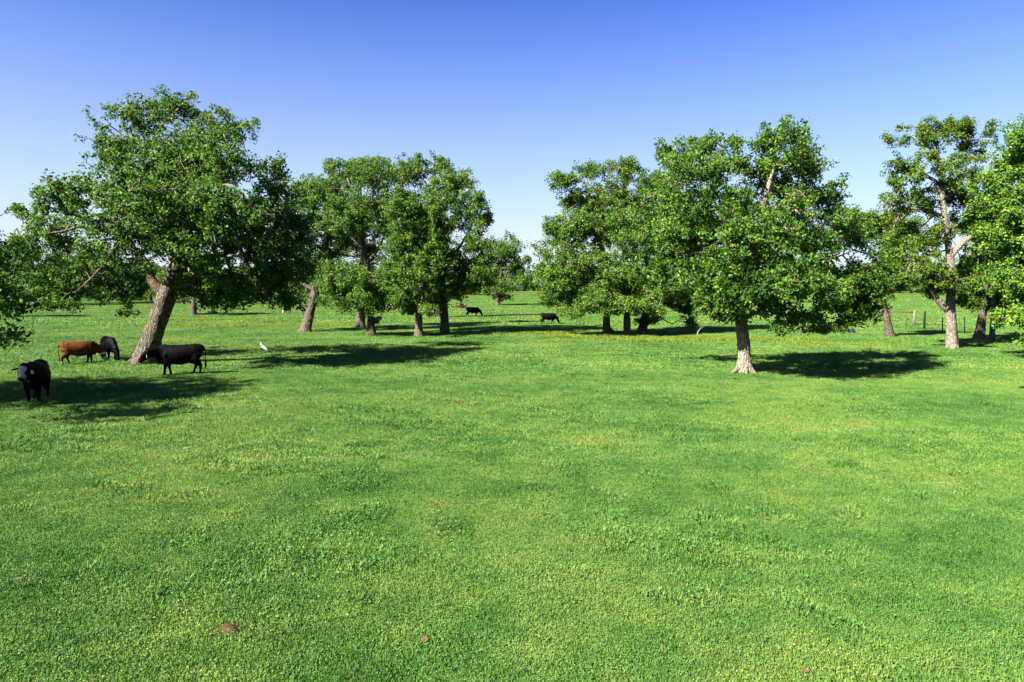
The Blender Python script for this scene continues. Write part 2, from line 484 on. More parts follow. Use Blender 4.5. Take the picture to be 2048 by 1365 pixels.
def grow(rng, nodes, parents, attr, step, kill, max_iter=140, jitter=0.22):
    """space colonisation; returns node array, parent list, and the node each attractor was reached by"""
    nodes = [np.array(p) for p in nodes]; parents = list(parents)
    N = np.array(nodes)
    d = np.linalg.norm(attr[:, None, :] - N[None], axis=2)
    near = d.argmin(1); dist = d.min(1)
    alive = np.ones(len(attr), bool)
    hit = np.full(len(attr), -1)
    k = alive & (dist < kill); hit[k] = near[k]; alive &= ~k
    for _ in range(max_iter):
        if not alive.any(): break
        idx = np.where(alive)[0]
        own, inv = np.unique(near[idx], return_inverse=True)
        A = np.array([nodes[o] for o in own])
        dirs = unit(attr[idx] - A[inv])
        acc = np.zeros((len(own), 3)); np.add.at(acc, inv, dirs)
        acc = unit(unit(acc) + rng.normal(0, jitter, acc.shape))
        new = A + acc * step
        # make sure stubborn nodes get to one of their attractors
        N = np.array(nodes)
        dd = np.linalg.norm(new[:, None, :] - N[None], axis=2).min(1) if len(N) * len(new) < 6e6 else np.full(len(new), 9.)
        bad = dd < step * 0.35
        if bad.any():
            for b in np.where(bad)[0]:
                c = idx[inv == b]
                t = c[np.linalg.norm(attr[c] - A[b], axis=1).argmin()]
                new[b] = A[b] + unit(attr[t] - A[b]) * step
        s = len(nodes)
        nodes.extend(list(new)); parents.extend(own.tolist())
        dn = np.linalg.norm(attr[idx][:, None, :] - new[None], axis=2)
        m = dn.min(1); a = dn.argmin(1)
        better = m < dist[idx]
        near[idx[better]] = s + a[better]; dist[idx[better]] = m[better]
        k = idx[dist[idx] < kill]
        hit[k] = near[k]; alive[k] = False
    return np.array(nodes), parents, hit

TREE_STATS = []
def make_tree(name, label, trunk, lobes, Y=None, leaf='leaf_deep', bark='bark', leaf_size=0.15, n_leaf=40000, clumps=1400,
              limbs=(), group=None, cat='tree', seed=1, sub_r=0.95, gap=1.0, flare=(0.22, 0.45, 5), step=0.5, min_limb=0.085, tint0=0.45, sigma=None, base=None):
    rng = np.random.default_rng(seed); leaf_size *= 0.89
    # trunk points: (u, v, radius_px[, dy])
    b = at(trunk[0][0], trunk[0][1]) if base is None else np.array(base, float)
    if Y is None: Y = b[1]
    k = Y / F / math.cos(PITCH)
    def pt(q):
        p = at_depth(q[0], q[1], Y + (q[3] if len(q) > 3 else 0)); return np.array([*p, q[2] * k])
    tp = np.array([pt(q) for q in trunk])
    tp[0, 2] = float(zfun(tp[0, 0], tp[0, 1])) - 0.12
    root = empty(name, (tp[0, 0], tp[0, 1], tp[0, 2] + 0.12))
    tag(root, label, cat, group)
    O = np.array(root.location)
    tp[-1, 3] *= 0.5
    tf = catmull(tp, 0.16)
    # attractors in sub clusters inside the crown lobes
    ell = []
    us = [q[0] for q in lobes]; half_w = min(9.0, 0.5 * (max(us) - min(us)) * k)
    for q in lobes:
        u, v, ru, rv = q[:4]; dy = q[4] if len(q) > 4 else float(np.clip(rng.normal(0, .32), -.6, .6)) * half_w; rd = q[5] if len(q) > 5 else None
        c = at_depth(u, v, Y + dy)
        rx, rz = ru * k, rv * k
        ell.append((c, np.array([rx, rd if rd else min(max(rx, rz) * 1.0, 4.5), rz])))
    wgt = np.array([np.prod(r) ** (2 / 3) for _, r in ell]); wgt /= wgt.sum()
    att, sub = [], []
    for (c, r), w in zip(ell, wgt):
        m = max(2, int(round(clumps * 1.85 * w / 6.0)))
        sd = unit(rng.normal(0, 1, (m, 3))) * (rng.random((m, 1)) ** 0.42) * (1 + 0.32 * rng.random((m, 1)) ** 3)
        rr = np.maximum(r - sub_r * 0.5, r * 0.35)
        cs = c + sd * rr
        for cc in cs:
            q = max(3, int(6 * rng.uniform(0.4, 1.6)))
            sr = np.minimum(sub_r * rng.uniform(0.45, 1.15), r * 1.0)
            att.append(cc + unit(rng.normal(0, 1, (q, 3))) * rng.random((q, 1)) ** 0.5 * sr * np.array([1.05, 1.05, 0.9]))
    attr = np.concatenate(att)
    attr = attr[attr[:, 2] > O[2] + 0.7]
    # skeleton seeds
    ts = catmull(tp, step)
    nodes = [p[:3] for p in ts]; par = [-1] + list(range(len(ts) - 1)); fixed = {i: ts[i][3] for i in range(len(ts))}
    for lm in limbs:
        lp = np.array([pt(q) for q in lm])
        lp[:, 3] *= np.linspace(1, .4, len(lp))
        N = np.array(nodes); j = int(np.linalg.norm(N - lp[0, :3], axis=1).argmin())
        path = catmull(np.vstack([np.append(N[j], lp[0, 3]), lp]), step)[1:]
        for p in path:
            fixed[len(nodes)] = p[3]; nodes.append(p[:3]); par.append(j); j = len(nodes) - 1
    nt = len(ts)
    nodes, par, hit = grow(rng, nodes, par, attr, step, step * 0.9)
    par = np.array(par); n = len(nodes)
    # pipe-model radii
    EXP = 2.25
    acc = np.zeros(n); has = np.zeros(n, bool); has[par[par >= 0]] = True
    acc[~has] = 1.0
    for i in range(n - 1, 0, -1):
        if par[i] >= 0: acc[par[i]] += acc[i]
    rt = acc ** (1 / EXP)
    s0 = tp[0, 3] * 0.8 / rt[0]
    s0 = min(max(s0, 0.010), 0.035 * max(1, leaf_size / 0.16))
    rad = rt * s0
    for i, r in fixed.items(): rad[i] = r
    for i in range(n):
        if par[i] >= 0: rad[i] = min(rad[i], rad[par[i]] * 0.97 if i not in fixed else rad[i])
    children = [[] for _ in range(n)]
    for i in range(n):
        if par[i] >= 0: children[par[i]].append(i)
    # trunk
    rr = np.random.default_rng(seed + 5)
    big = tf[0, 3] > 0.25
    V, Q = tube(tf[:, :3] - O, tf[:, 3], 24 if big else 12, flare=flare, rng=rr, rough=0.085)
    mesh_obj('trunk', V, Q, M[bark], root, True)
    # chains
    thinA, thinB, thinR, thinS = [], [], [], []
    joinV, joinQ, off = [], [], 0
    stack = [(i, c) for i in range(nt) for c in children[i] if not (c < nt)]
    while stack:
        p, c = stack.pop()
        chain = [p, c]; cur = c
        while children[cur]:
            ch = children[cur]
            m = max(ch, key=lambda q: rad[q])
            for q in ch:
                if q != m: stack.append((cur, q))
            chain.append(m); cur = m
        rs = rad[chain].copy(); rs[0] = min(rs[0], rs[1] * 1.15)
        if rs[1] > 0.045:
            pth = nodes[chain]
            if rs[1] > min_limb:
                f = catmull(np.column_stack([pth, rs]), 0.22)
                V, Q = tube(f[:, :3] - O, f[:, 3], 9, rng=rr, rough=0.06)
                mesh_obj('limb', V, Q, M[bark], root, True)
            else:
                V, Q = tube(pth - O, rs, 6)
                joinV.append(V); joinQ.extend([[x + off for x in q] for q in Q]); off += len(V)
        else:
            for a_, b_ in zip(chain[:-1], chain[1:]):
                thinA.append(nodes[a_]); thinB.append(nodes[b_]); thinR.append(min(rad[a_], rs[1] * 1.2)); thinS.append(rad[b_])
    if thinA:
        A, B = np.array(thinA) - O, np.array(thinB) - O
        ra, rb = np.array(thinR), np.array(thinS)
        t = unit(B - A); ref = np.where(np.abs(t[:, :1]) < 0.8, np.array([[1.0, 0, 0]]), np.array([[0, 1.0, 0]]))
        u = unit(np.cross(t, ref)); w = np.cross(t, u)
        VV = []
        for P, r in ((A, ra), (B, rb)):
            for a3 in (0, 2 * PI / 3, 4 * PI / 3):
                VV.append(P + (u * math.cos(a3) + w * math.sin(a3)) * r[:, None])
        VV = np.stack(VV, 1).reshape(-1, 3)
        kk = np.arange(len(A)) * 6
        QQ = np.concatenate([np.stack([kk + i, kk + (i + 1) % 3, kk + 3 + (i + 1) % 3, kk + 3 + i], 1) for i in range(3)])
        joinV.append(VV); joinQ.extend((QQ + off).tolist()); off += len(VV)
    if joinV:
        mesh_obj('twigs', np.concatenate(joinV), joinQ, M['twig'], root, True)['kind'] = 'stuff'
    # leaves at the reached attractors and along the thinnest shoots
    ok = hit >= 0
    cl = np.where(ok[:, None], 0.7 * attr + 0.3 * nodes[np.maximum(hit, 0)], attr)[ok]
    sg = sigma if sigma else max(0.27, 1.9 * leaf_size)
    per = max(4, int(round(n_leaf * 1.28 / max(1, len(cl)))))
    centre = np.average(np.array([c for c, _ in ell]), axis=0, weights=wgt)
    V, T, tint = leaf_cloud(rng, cl - O, sg, per, leaf_size, centre - O, tint0=tint0)
    finish('crown', fast_mesh('crown', V, T), M[leaf], root, attrs={'tint': tint})
    TREE_STATS.append((name, label[:30], n, len(cl), len(T)))
    return root

# ------------------------------------------------------------------ the oaks
def auto_lobes(u, v, h, w, seed, dense=9):
    """a rounded crown for distant trees: u,v base; h,w height and width in photo pixels"""
    r = random.Random(seed)
    out = []
    for i in range(dense):
        a = r.uniform(0, 2 * PI); q = r.uniform(0.15, 0.72)
        out.append((u + math.cos(a) * q * w * .5, v - h * 0.60 + math.sin(a) * q * h * .36, w * r.uniform(.16, .26), h * r.uniform(.12, .2)))
    return out

def far_tree(u, v, h, w, label, leaf, seed, trunk_r=4, n_leaf=7000, size=0.42, group=None, bush=False, Y=None, name='oak_tree'):
    lob = auto_lobes(u, v, h, w, seed)
    if bush: lob += [(u - w * .25, v - h * .2, w * .25, h * .18), (u + w * .25, v - h * .22, w * .25, h * .18), (u, v - h * .15, w * .3, h * .13)]
    return make_tree(name, label, [(u, v, trunk_r), (u + 1, v - h * .15, trunk_r * .8), (u - 1, v - h * .35, trunk_r * .65), (u, v - h * .6, trunk_r * .4)],
                     lob, leaf=leaf, leaf_size=size, n_leaf=n_leaf, clumps=330, seed=seed, sub_r=1.5, step=1.0, flare=(0.5, 0.5, 4), group=group, min_limb=0.2, Y=Y)

make_tree('oak_tree', 'huge leaning oak with mossy forked trunk beside the black cow', 
    [(290, 728, 22), (300, 690, 19.5), (317, 640, 18), (335, 590, 18.5), (349, 550, 14.5), (361, 505, 14), (366, 460, 11), (350, 400, 9), (322, 345, 7.5), (303, 310, 5.5)],
    [(265, 235, 70, 50), (350, 218, 78, 42), (452, 245, 64, 55), (330, 300, 110, 55), (232, 300, 55, 50), (440, 330, 78, 60), (370, 370, 130, 70, -1.5), (545, 345, 40, 42), (520, 420, 80, 75),
     (205, 400, 90, 60), (120, 388, 60, 46), (48, 425, 40, 30), (110, 470, 90, 55, 1.5), (45, 490, 35, 30, 0), (170, 560, 80, 55, 1.5), (115, 585, 38, 34, 1), (300, 470, 130, 80, -3), (420, 470, 130, 80, -3),
     (545, 520, 70, 80, 1), (470, 565, 75, 40, -1), (240, 590, 45, 32, 2), (255, 622, 26, 12, 2), (572, 590, 22, 32), (400, 575, 55, 30, -1), (130, 612, 24, 14, .5), (330, 430, 120, 90, 3.5), (590, 470, 40, 60, 2), (520, 595, 50, 24), (565, 550, 50, 44), (470, 598, 50, 22, -1), (588, 605, 26, 20), (415, 598, 44, 18, -1), (65, 555, 46, 36, 1), (572, 395, 40, 46, 1), (592, 455, 38, 50, 1), (600, 530, 38, 44, 1), (420, 300, 90, 60, 0), (300, 350, 100, 60, -1), (500, 480, 90, 60, 0), (100, 608, 36, 16, 0), (300, 400, 90, 70, -4), (430, 420, 90, 60, -4)],
    limbs=[[(318, 578, 11), (304, 560, 10), (297, 535, 9), (270, 500, 8), (225, 470, 6.5), (180, 450, 5.5), (130, 462, 4.5), (70, 470, 3)],
           [(358, 540, 11), (400, 520, 10), (450, 507, 8), (500, 482, 6), (545, 470, 4)],
           [(240, 485, 6), (215, 520, 5), (190, 550, 4), (150, 585, 3)],
           [(365, 470, 8, -1), (410, 430, 7, -2), (450, 380, 5, -2.5)],
           [(355, 430, 6, 1), (290, 400, 5, 2), (250, 350, 4, 2)]],
    leaf='leaf_deep', bark='bark_moss', n_leaf=92000, clumps=3000, seed=11, sub_r=0.9, flare=(0.3, 0.5, 5), leaf_size=0.165)

make_tree('oak_tree', 'big dark oak at the left edge, only its branch tips in view',
    [(0, 0, 22)] * 0 + [(-330, 830, 22), (-325, 720, 18), (-320, 620, 16), (-310, 520, 12), (-300, 420, 9)],
    [(-400, 400, 270, 180), (-200, 560, 180, 110), (-90, 600, 92, 58), (-22, 600, 46, 40, 0, 2.0), (-24, 520, 32, 46, 0, 2.0), (-22, 672, 50, 24, 0, 2.0), (-66, 505, 60, 46), (-150, 600, 120, 70, -3), (-420, 520, 200, 150), (-170, 480, 80, 60)],
    limbs=[[(-315, 600, 9), (-220, 590, 7), (-120, 610, 5), (-40, 630, 3)], [(-100, 625, 3), (-30, 690, 2.0), (10, 712, 1.0), (38, 722, 0.6)]],
    leaf='leaf_deep', bark='bark', n_leaf=46000, clumps=1700, seed=12, leaf_size=0.15)

make_tree('oak_tree', 'slender dark oak with tilted trunk between leaning oak and middle grove',
    [(610, 665, 11), (618, 635, 9), (628, 595, 8.5), (640, 550, 8), (648, 500, 7), (655, 450, 5), (652, 405, 4)],
    [(640, 395, 62, 50), (600, 440, 55, 55), (685, 450, 45, 55), (620, 520, 55, 45), (575, 480, 35, 45), (660, 520, 35, 35), (592, 575, 34, 32), (565, 600, 20, 18), (612, 385, 30, 36), (590, 520, 40, 50, 1.5), (625, 600, 30, 16, 1)],
    limbs=[[(632, 582, 6), (612, 572, 5), (592, 560, 4)], [(645, 530, 5), (668, 510, 4), (690, 480, 3)]],
    leaf='leaf_deep', n_leaf=26000, clumps=1000, seed=13, leaf_size=0.20, group='trunks of the middle grove')

make_tree('oak_tree', 'oak with dark upper trunk and bright low front foliage in middle grove',
    [(742, 670, 9.5), (742, 640, 7.2), (742, 600, 6.5), (738, 560, 6.5), (728, 510, 6), (722, 470, 5), (715, 420, 4)],
    [(690, 352, 62, 40), (648, 378, 42, 38), (745, 355, 52, 42), (690, 430, 65, 50), (755, 440, 50, 50), (700, 560, 60, 42, -3), (742, 592, 55, 30, -3), (682, 590, 38, 28, -3), (785, 560, 45, 42, -2), (660, 560, 35, 40, -2), (770, 612, 26, 14, -2), (715, 615, 40, 16, -2.5), (660, 600, 26, 16, -1)],
    limbs=[[(732, 530, 5), (755, 500, 4), (770, 470, 3)], [(726, 500, 4), (700, 470, 3.5), (670, 430, 3)], [(742, 600, 4), (715, 580, 3, -2), (690, 570, 2, -3)]],
    leaf='leaf_deep', n_leaf=34000, clumps=1200, seed=14, leaf_size=0.19, tint0=0.55, group='trunks of the middle grove')

make_tree('oak_tree', 'short stout trunked oak standing just behind the middle grove front row',
    [(720, 656, 9.5), (723, 620, 7.5), (725, 580, 6), (724, 520, 4.5), (726, 450, 3)],
    [(715, 420, 55, 45), (690, 480, 45, 40), (735, 335, 48, 22), (740, 500, 40, 40), (720, 590, 24, 18)],
    leaf='leaf_mid', n_leaf=15000, clumps=600, seed=15, leaf_size=0.22, group='trunks of the middle grove')

make_tree('oak_tree', 'straight oak with pale lower trunk in the centre of the middle grove',
    [(838, 674, 9), (838, 645, 7.2), (837, 600, 7), (835, 555, 6), (832, 500, 5.5), (830, 450, 4), (826, 400, 3)],
    [(830, 540, 58, 50), (808, 480, 55, 50), (850, 590, 42, 34), (870, 500, 50, 50), (822, 614, 34, 18), (800, 415, 48, 42), (790, 540, 38, 42), (860, 622, 22, 12, -2), (800, 600, 26, 18, -1)],
    limbs=[[(833, 520, 4), (860, 490, 3.5), (880, 465, 2.5)], [(834, 540, 4), (805, 510, 3), (790, 480, 2.5)]],
    leaf='leaf_mid', n_leaf=30000, clumps=1000, seed=16, leaf_size=0.19, tint0=0.5, group='trunks of the middle grove')

make_tree('oak_tree', 'tallest round crowned oak of the middle grove, its trunk in fallen leaves',
    [(889, 668, 10), (889, 640, 8.2), (886, 600, 8), (883, 560, 7.5), (889, 510, 7), (880, 460, 6), (870, 410, 5), (866, 370, 3.5)],
    [(800, 345, 55, 33), (860, 342, 60, 32), (908, 368, 52, 38), (945, 415, 42, 42), (955, 480, 36, 50), (870, 420, 80, 60, -1), (930, 540, 55, 60), (905, 585, 46, 26), (950, 555, 34, 42), (800, 410, 55, 50), (972, 440, 18, 28), (840, 470, 70, 60, -2), (880, 608, 24, 12, -2.5), (965, 540, 28, 40)],
    limbs=[[(886, 530, 5), (915, 500, 4.5), (940, 460, 3)], [(880, 470, 5), (845, 430, 4), (815, 390, 3)], [(884, 580, 4), (915, 565, 3), (945, 560, 2)]],
    leaf='leaf_mid', n_leaf=46000, clumps=1600, seed=17, leaf_size=0.19, tint0=0.52, group='trunks of the middle grove')

make_tree('oak_tree', 'pale trunked oak farther back, peeping out behind the tallest grove oak',
    [(875, 636, 7), (876, 605, 5), (876, 560, 4), (878, 500, 3)],
    [(880, 520, 42, 38), (868, 450, 38, 42), (900, 570, 30, 24), (850, 560, 30, 24)],
    leaf='leaf_mid', n_leaf=9000, clumps=350, seed=18, leaf_size=0.3, step=0.8, sub_r=1.3)

make_tree('oak_tree', 'rounded oak far off in the gap between the two groves',
    [(996, 611, 5.5), (995, 590, 4), (1000, 560, 3.3), (1006, 520, 2.6)],
    [(1010, 496, 46, 30), (988, 530, 40, 36), (1036, 530, 30, 38), (1000, 572, 46, 17), (966, 556, 34, 30), (1050, 560, 14, 20), (1000, 595, 25, 8)],
    leaf='leaf_deep', n_leaf=17000, clumps=620, seed=19, leaf_size=0.40, step=0.9, sub_r=1.6, tint0=0.5)

rooted = make_tree('oak_tree', 'left oak of the right grove, pale trunk with a root running right',
    [(1213, 671, 8.5), (1213, 640, 6.8), (1212, 605, 6), (1214, 560, 5.5), (1205, 500, 5), (1190, 440, 4), (1178, 390, 3)],
    [(1128, 362, 34, 24), (1180, 345, 36, 22), (1175, 400, 58, 38), (1108, 455, 38, 26), (1150, 460, 66, 46), (1118, 520, 50, 48), (1092, 545, 24, 34), (1180, 540, 66, 56, -1), (1145, 598, 38, 24), (1210, 600, 55, 30, -2), (1235, 618, 32, 12, -2), (1090, 590, 18, 14), (1150, 620, 50, 14, -2), (1110, 560, 40, 40, -2), (1180, 608, 44, 16, -2.5), (1110, 604, 26, 10, -1), (1215, 622, 24, 8, -3)],
    limbs=[[(1198, 470, 4), (1170, 430, 3.5), (1140, 385, 2.5)], [(1212, 560, 4.5), (1170, 530, 3.5), (1120, 520, 2.5)]],
    leaf='leaf_mid', n_leaf=46000, clumps=1600, seed=20, leaf_size=0.19, tint0=0.58, group='three close trunks of the right grove')

make_tree('oak_tree', 'middle oak of the right grove with half shaded upright trunk',
    [(1254, 672, 8), (1254, 640, 6.3), (1252, 600, 5.8), (1250, 550, 5.5), (1248, 490, 5), (1246, 430, 4), (1245, 380, 3)],
    [(1250, 338, 36, 28), (1240, 400, 58, 46), (1275, 460, 66, 56), (1262, 540, 66, 48, -1), (1282, 598, 48, 36, -1), (1215, 450, 50, 50), (1260, 612, 40, 14, -2.5), (1310, 618, 30, 14, -2)],
    limbs=[[(1250, 520, 4), (1275, 490, 3.5), (1300, 450, 2.5)]],
    leaf='leaf_mid', n_leaf=34000, clumps=1200, seed=21, leaf_size=0.19, tint0=0.55, group='three close trunks of the right grove')

make_tree('oak_tree', 'right leaning dark trunked oak of the right grove',
    [(1282, 668, 9.5), (1290, 640, 8), (1298, 612, 7), (1312, 570, 6), (1328, 520, 5.2), (1332, 460, 4.2), (1325, 400, 3)],
    [(1330, 430, 66, 56), (1345, 520, 66, 56), (1335, 590, 56, 36), (1372, 612, 24, 26), (1310, 370, 45, 36), (1384, 648, 12, 18), (1300, 640, 22, 12, -2)],
    leaf='leaf_deep', n_leaf=30000, clumps=1100, seed=22, leaf_size=0.19, group='three close trunks of the right grove')

broad = make_tree('oak_tree', 'broad oak with single pale trunk standing out front on the right',
    [(1489, 747, 15), (1489, 712, 13), (1486, 672, 12), (1482, 640, 11.5), (1480, 600, 11), (1490, 550, 10), (1505, 500, 9), (1520, 440, 7), (1535, 380, 5), (1550, 330, 3.5)],
    [(1348, 305, 46, 32), (1405, 292, 55, 34), (1462, 290, 36, 28), (1385, 360, 72, 50), (1340, 395, 45, 50), (1560, 280, 56, 40), (1605, 292, 40, 46), (1520, 340, 56, 50), (1590, 380, 76, 56), (1660, 400, 46, 50), (1690, 440, 42, 46),
     (1450, 400, 60, 56), (1380, 450, 66, 56), (1530, 450, 105, 70, -2.5), (1640, 480, 85, 66, -1.5), (1715, 475, 46, 50), (1420, 540, 70, 46, -1.5), (1520, 550, 95, 56, -3), (1620, 570, 95, 56, -2.5), (1715, 560, 55, 52), (1450, 600, 50, 36, -1.5),
     (1530, 618, 52, 26, -2), (1600, 635, 55, 20, -2.5), (1695, 612, 46, 32, -1), (1478, 636, 24, 12, -1), (1745, 612, 28, 30), (1560, 440, 130, 90, 3), (1420, 440, 80, 80, 2.5), (1340, 460, 40, 40), (1400, 500, 70, 60, 2.5), (1330, 530, 40, 50, 2), (1480, 520, 70, 50, 2), (1560, 652, 40, 13, -2.5), (1640, 655, 36, 11, -2.5), (1700, 640, 34, 16, -1.5), (1450, 632, 28, 18, -1), (1755, 560, 28, 40), (1400, 335, 64, 36), (1580, 325, 64, 40), (1470, 325, 50, 30), (1325, 590, 60, 34, 4), (1425, 600, 40, 28, -1), (1390, 560, 46, 34), (1745, 590, 44, 36), (1765, 525, 28, 50), (1560, 560, 90, 50, -4), (1480, 470, 80, 60, -4), (1620, 340, 40, 40), (1300, 480, 40, 40, 3)],
    limbs=[[(1482, 640, 9), (1462, 600, 8.5), (1428, 556, 8.5), (1408, 500, 8), (1402, 450, 7), (1405, 390, 5), (1400, 330, 3.2)],
           [(1483, 605, 8), (1540, 562, 7), (1600, 532, 6), (1660, 520, 4.5), (1710, 500, 3)],
           [(1510, 480, 6, -1), (1560, 440, 5, -2), (1600, 390, 4, -2)],
           [(1484, 620, 6, -1), (1500, 580, 5, -2.5), (1540, 540, 4, -3)],
           [(1404, 470, 5), (1375, 430, 4), (1345, 390, 3)],
           [(1485, 640, 5), (1520, 622, 3.5, -1), (1560, 630, 2.5, -2), (1590, 645, 1.5, -2)]],
    leaf='leaf_deep', bark='bark_pale', n_leaf=88000, clumps=2700, seed=23, leaf_size=0.15, flare=(0.25, 0.6, 3), tint0=0.52, sub_r=0.85)

def root_of(tree, pts, rads, bark):
    f = catmull(np.column_stack([np.array(pts, float), rads]), .1)
    V, Q = tube(f[:, :3], f[:, 3], 10, rng=np.random.default_rng(8), rough=.12)
    mesh_obj('root', V, Q, M[bark], tree, True)
root_of(broad, [(-.12, -.05, .55), (-.36, -.12, .22), (-.62, -.18, .06), (-.95, -.2, -.06)], [.15, .12, .08, .04], 'bark_pale')
root_of(broad, [(.14, -.12, .4), (.30, -.3, .14), (.46, -.45, -.05)], [.12, .09, .04], 'bark_pale')
root_of(broad, [(-.02, -.2, .45), (-.06, -.42, .14), (-.10, -.6, -.05)], [.12, .09, .04], 'bark_pale')
root_of(rooted, [(.15, -.1, .6), (.5, -.15, .3), (1.0, -.2, .06), (1.4, -.2, -.08)], [.2, .16, .11, .05], 'bark')

make_tree('oak_tree', 'small yellow green oak with leaning dark trunk by the fence',
    [(1782, 675, 8), (1775, 643, 6.4), (1768, 612, 5.8), (1762, 570, 5), (1760, 520, 4), (1768, 470, 3)],
    [(1760, 448, 40, 34), (1790, 500, 40, 36), (1768, 555, 36, 36), (1735, 438, 22, 20), (1800, 550, 30, 34), (1810, 460, 36, 26)],
    limbs=[[(1764, 540, 3.5), (1785, 515, 3), (1800, 480, 2)]],
    leaf='leaf_yellow', n_leaf=20000, clumps=800, seed=24, leaf_size=0.19, tint0=0.5)

make_tree('oak_tree', 'tall sparse oak with dappled trunk and open top at the right',
    [(1905, 700, 12), (1903, 662, 9.6), (1900, 620, 9), (1903, 560, 7.2), (1898, 500, 6.2), (1890, 450, 5.8), (1886, 400, 4.8), (1880, 340, 3.8), (1872, 290, 2.6)],
    [(1870, 268, 88, 34), (1950, 280, 46, 34), (1830, 340, 56, 40), (1930, 335, 56, 48), (1798, 390, 42, 34), (1890, 390, 66, 38), (1850, 470, 60, 38), (1845, 540, 56, 44), (1940, 440, 46, 50), (1945, 530, 44, 44), (1900, 560, 40, 30, -1), (1785, 340, 22, 30), (1900, 250, 40, 18), (1830, 420, 50, 26), (1930, 596, 26, 16), (1835, 500, 46, 34), (1800, 470, 34, 28), (1860, 580, 34, 18)],
    limbs=[[(1899, 622, 8), (1878, 602, 6.5), (1856, 570, 5.5), (1842, 545, 4), (1820, 530, 3)], [(1901, 512, 7), (1930, 482, 6), (1962, 464, 5), (2000, 452, 4)],
           [(1888, 436, 5), (1850, 420, 4.2), (1810, 416, 3.2), (1775, 408, 2)], [(1882, 370, 4.5), (1850, 350, 3.5), (1805, 335, 2.5)], [(1878, 320, 3.5), (1850, 285, 2.8), (1828, 255, 1.8)],
           [(1880, 345, 4), (1915, 310, 3.2), (1945, 270, 2)], [(1884, 400, 4), (1915, 385, 3), (1940, 375, 2)]],
    leaf='leaf_yellow', bark='bark_pale', n_leaf=36000, clumps=900, seed=25, leaf_size=0.155, sub_r=0.62, tint0=0.48)

make_tree('oak_tree', 'shaded oak with flared sunlit root beside the last fence post',
    [(1958, 679, 11), (1962, 650, 8), (1967, 612, 7), (1970, 560, 6.5), (1976, 500, 5.5), (1980, 440, 4)],
    [(1975, 440, 46, 46), (1962, 540, 44, 36), (1990, 585, 40, 34), (1948, 598, 36, 24), (2010, 500, 46, 50)],
    leaf='leaf_mid', n_leaf=26000, clumps=950, seed=26, leaf_size=0.19)

make_tree('oak_tree', 'thin dark trunked oak at the right edge behind yellow green sprays',
    [(1984, 684, 6), (1985, 650, 4.8), (1986, 610, 4.3), (1990, 560, 3.8), (1995, 500, 3)],
    [(2015, 540, 46, 46), (2020, 598, 30, 34), (1990, 480, 36, 36)],
    leaf='leaf_mid', n_leaf=18000, clumps=700, seed=27, leaf_size=0.19)

make_tree('oak_tree', 'bright green towering oak cut off by the right edge',
    [(2140, 725, 20), (2138, 680, 16), (2135, 620, 15), (2130, 540, 12), (2125, 460, 9), (2120, 380, 6)],
    [(2062, 275, 42, 40), (2030, 330, 55, 50), (2012, 400, 62, 52), (2065, 400, 75, 80), (2002, 468, 60, 42), (2055, 500, 72, 70), (1984, 362, 28, 26), (2022, 555, 50, 36), (2150, 320, 130, 110), (2160, 470, 130, 110), (1968, 460, 24, 22), (1985, 560, 36, 36, 2), (2040, 600, 46, 24, 1), (2045, 270, 40, 36, -1)],
    limbs=[[(2128, 520, 8), (2080, 480, 6), (2030, 440, 4), (1990, 410, 2.5)], [(2132, 580, 7), (2085, 550, 5), (2035, 530, 3)]],
    leaf='leaf_lime', n_leaf=60000, clumps=2100, seed=28, leaf_size=0.16, tint0=0.58)

make_tree('oak_tree', 'near oak off the right edge holding out low yellow green sprays',
    [(2290, 800, 20), (2285, 730, 16), (2275, 650, 14), (2265, 560, 11), (2255, 460, 8)],
    [(2042, 634, 38, 15), (2008, 622, 20, 7), (2046, 676, 24, 9), (2110, 625, 60, 30), (2260, 470, 150, 110), (2180, 560, 80, 60), (2290, 600, 90, 60), (2080, 655, 40, 18), (2000, 645, 12, 8)],
    limbs=[[(2275, 650, 7), (2200, 640, 5, -1), (2120, 645, 3.5, -1), (2050, 648, 2), (2000, 640, 1.0)], [(2120, 648, 2.5, -1), (2060, 690, 1.6), (1990, 702, .8), (1960, 700, .5)]],
    leaf='leaf_lime', bark='bark_pale', n_leaf=26000, clumps=1100, seed=29, leaf_size=0.14, tint0=0.68, sub_r=0.7)

make_tree('oak_tree', 'low spreading oak beyond the leaning oak, squat dark trunk',
    [(387, 631, 6.5), (387, 605, 5.5), (386, 575, 4), (388, 540, 3)],
    [(385, 555, 42, 22), (348, 588, 30, 16), (424, 586, 38, 14), (388, 525, 36, 20), (440, 596, 20, 9), (330, 560, 26, 22)],
    limbs=[[(387, 606, 3.5), (410, 602, 3), (440, 606, 2)], [(387, 604, 3.5), (360, 595, 3), (340, 590, 2)]],
    leaf='leaf_mid', n_leaf=14000, clumps=520, seed=30, leaf_size=0.30, step=0.8, sub_r=1.2)

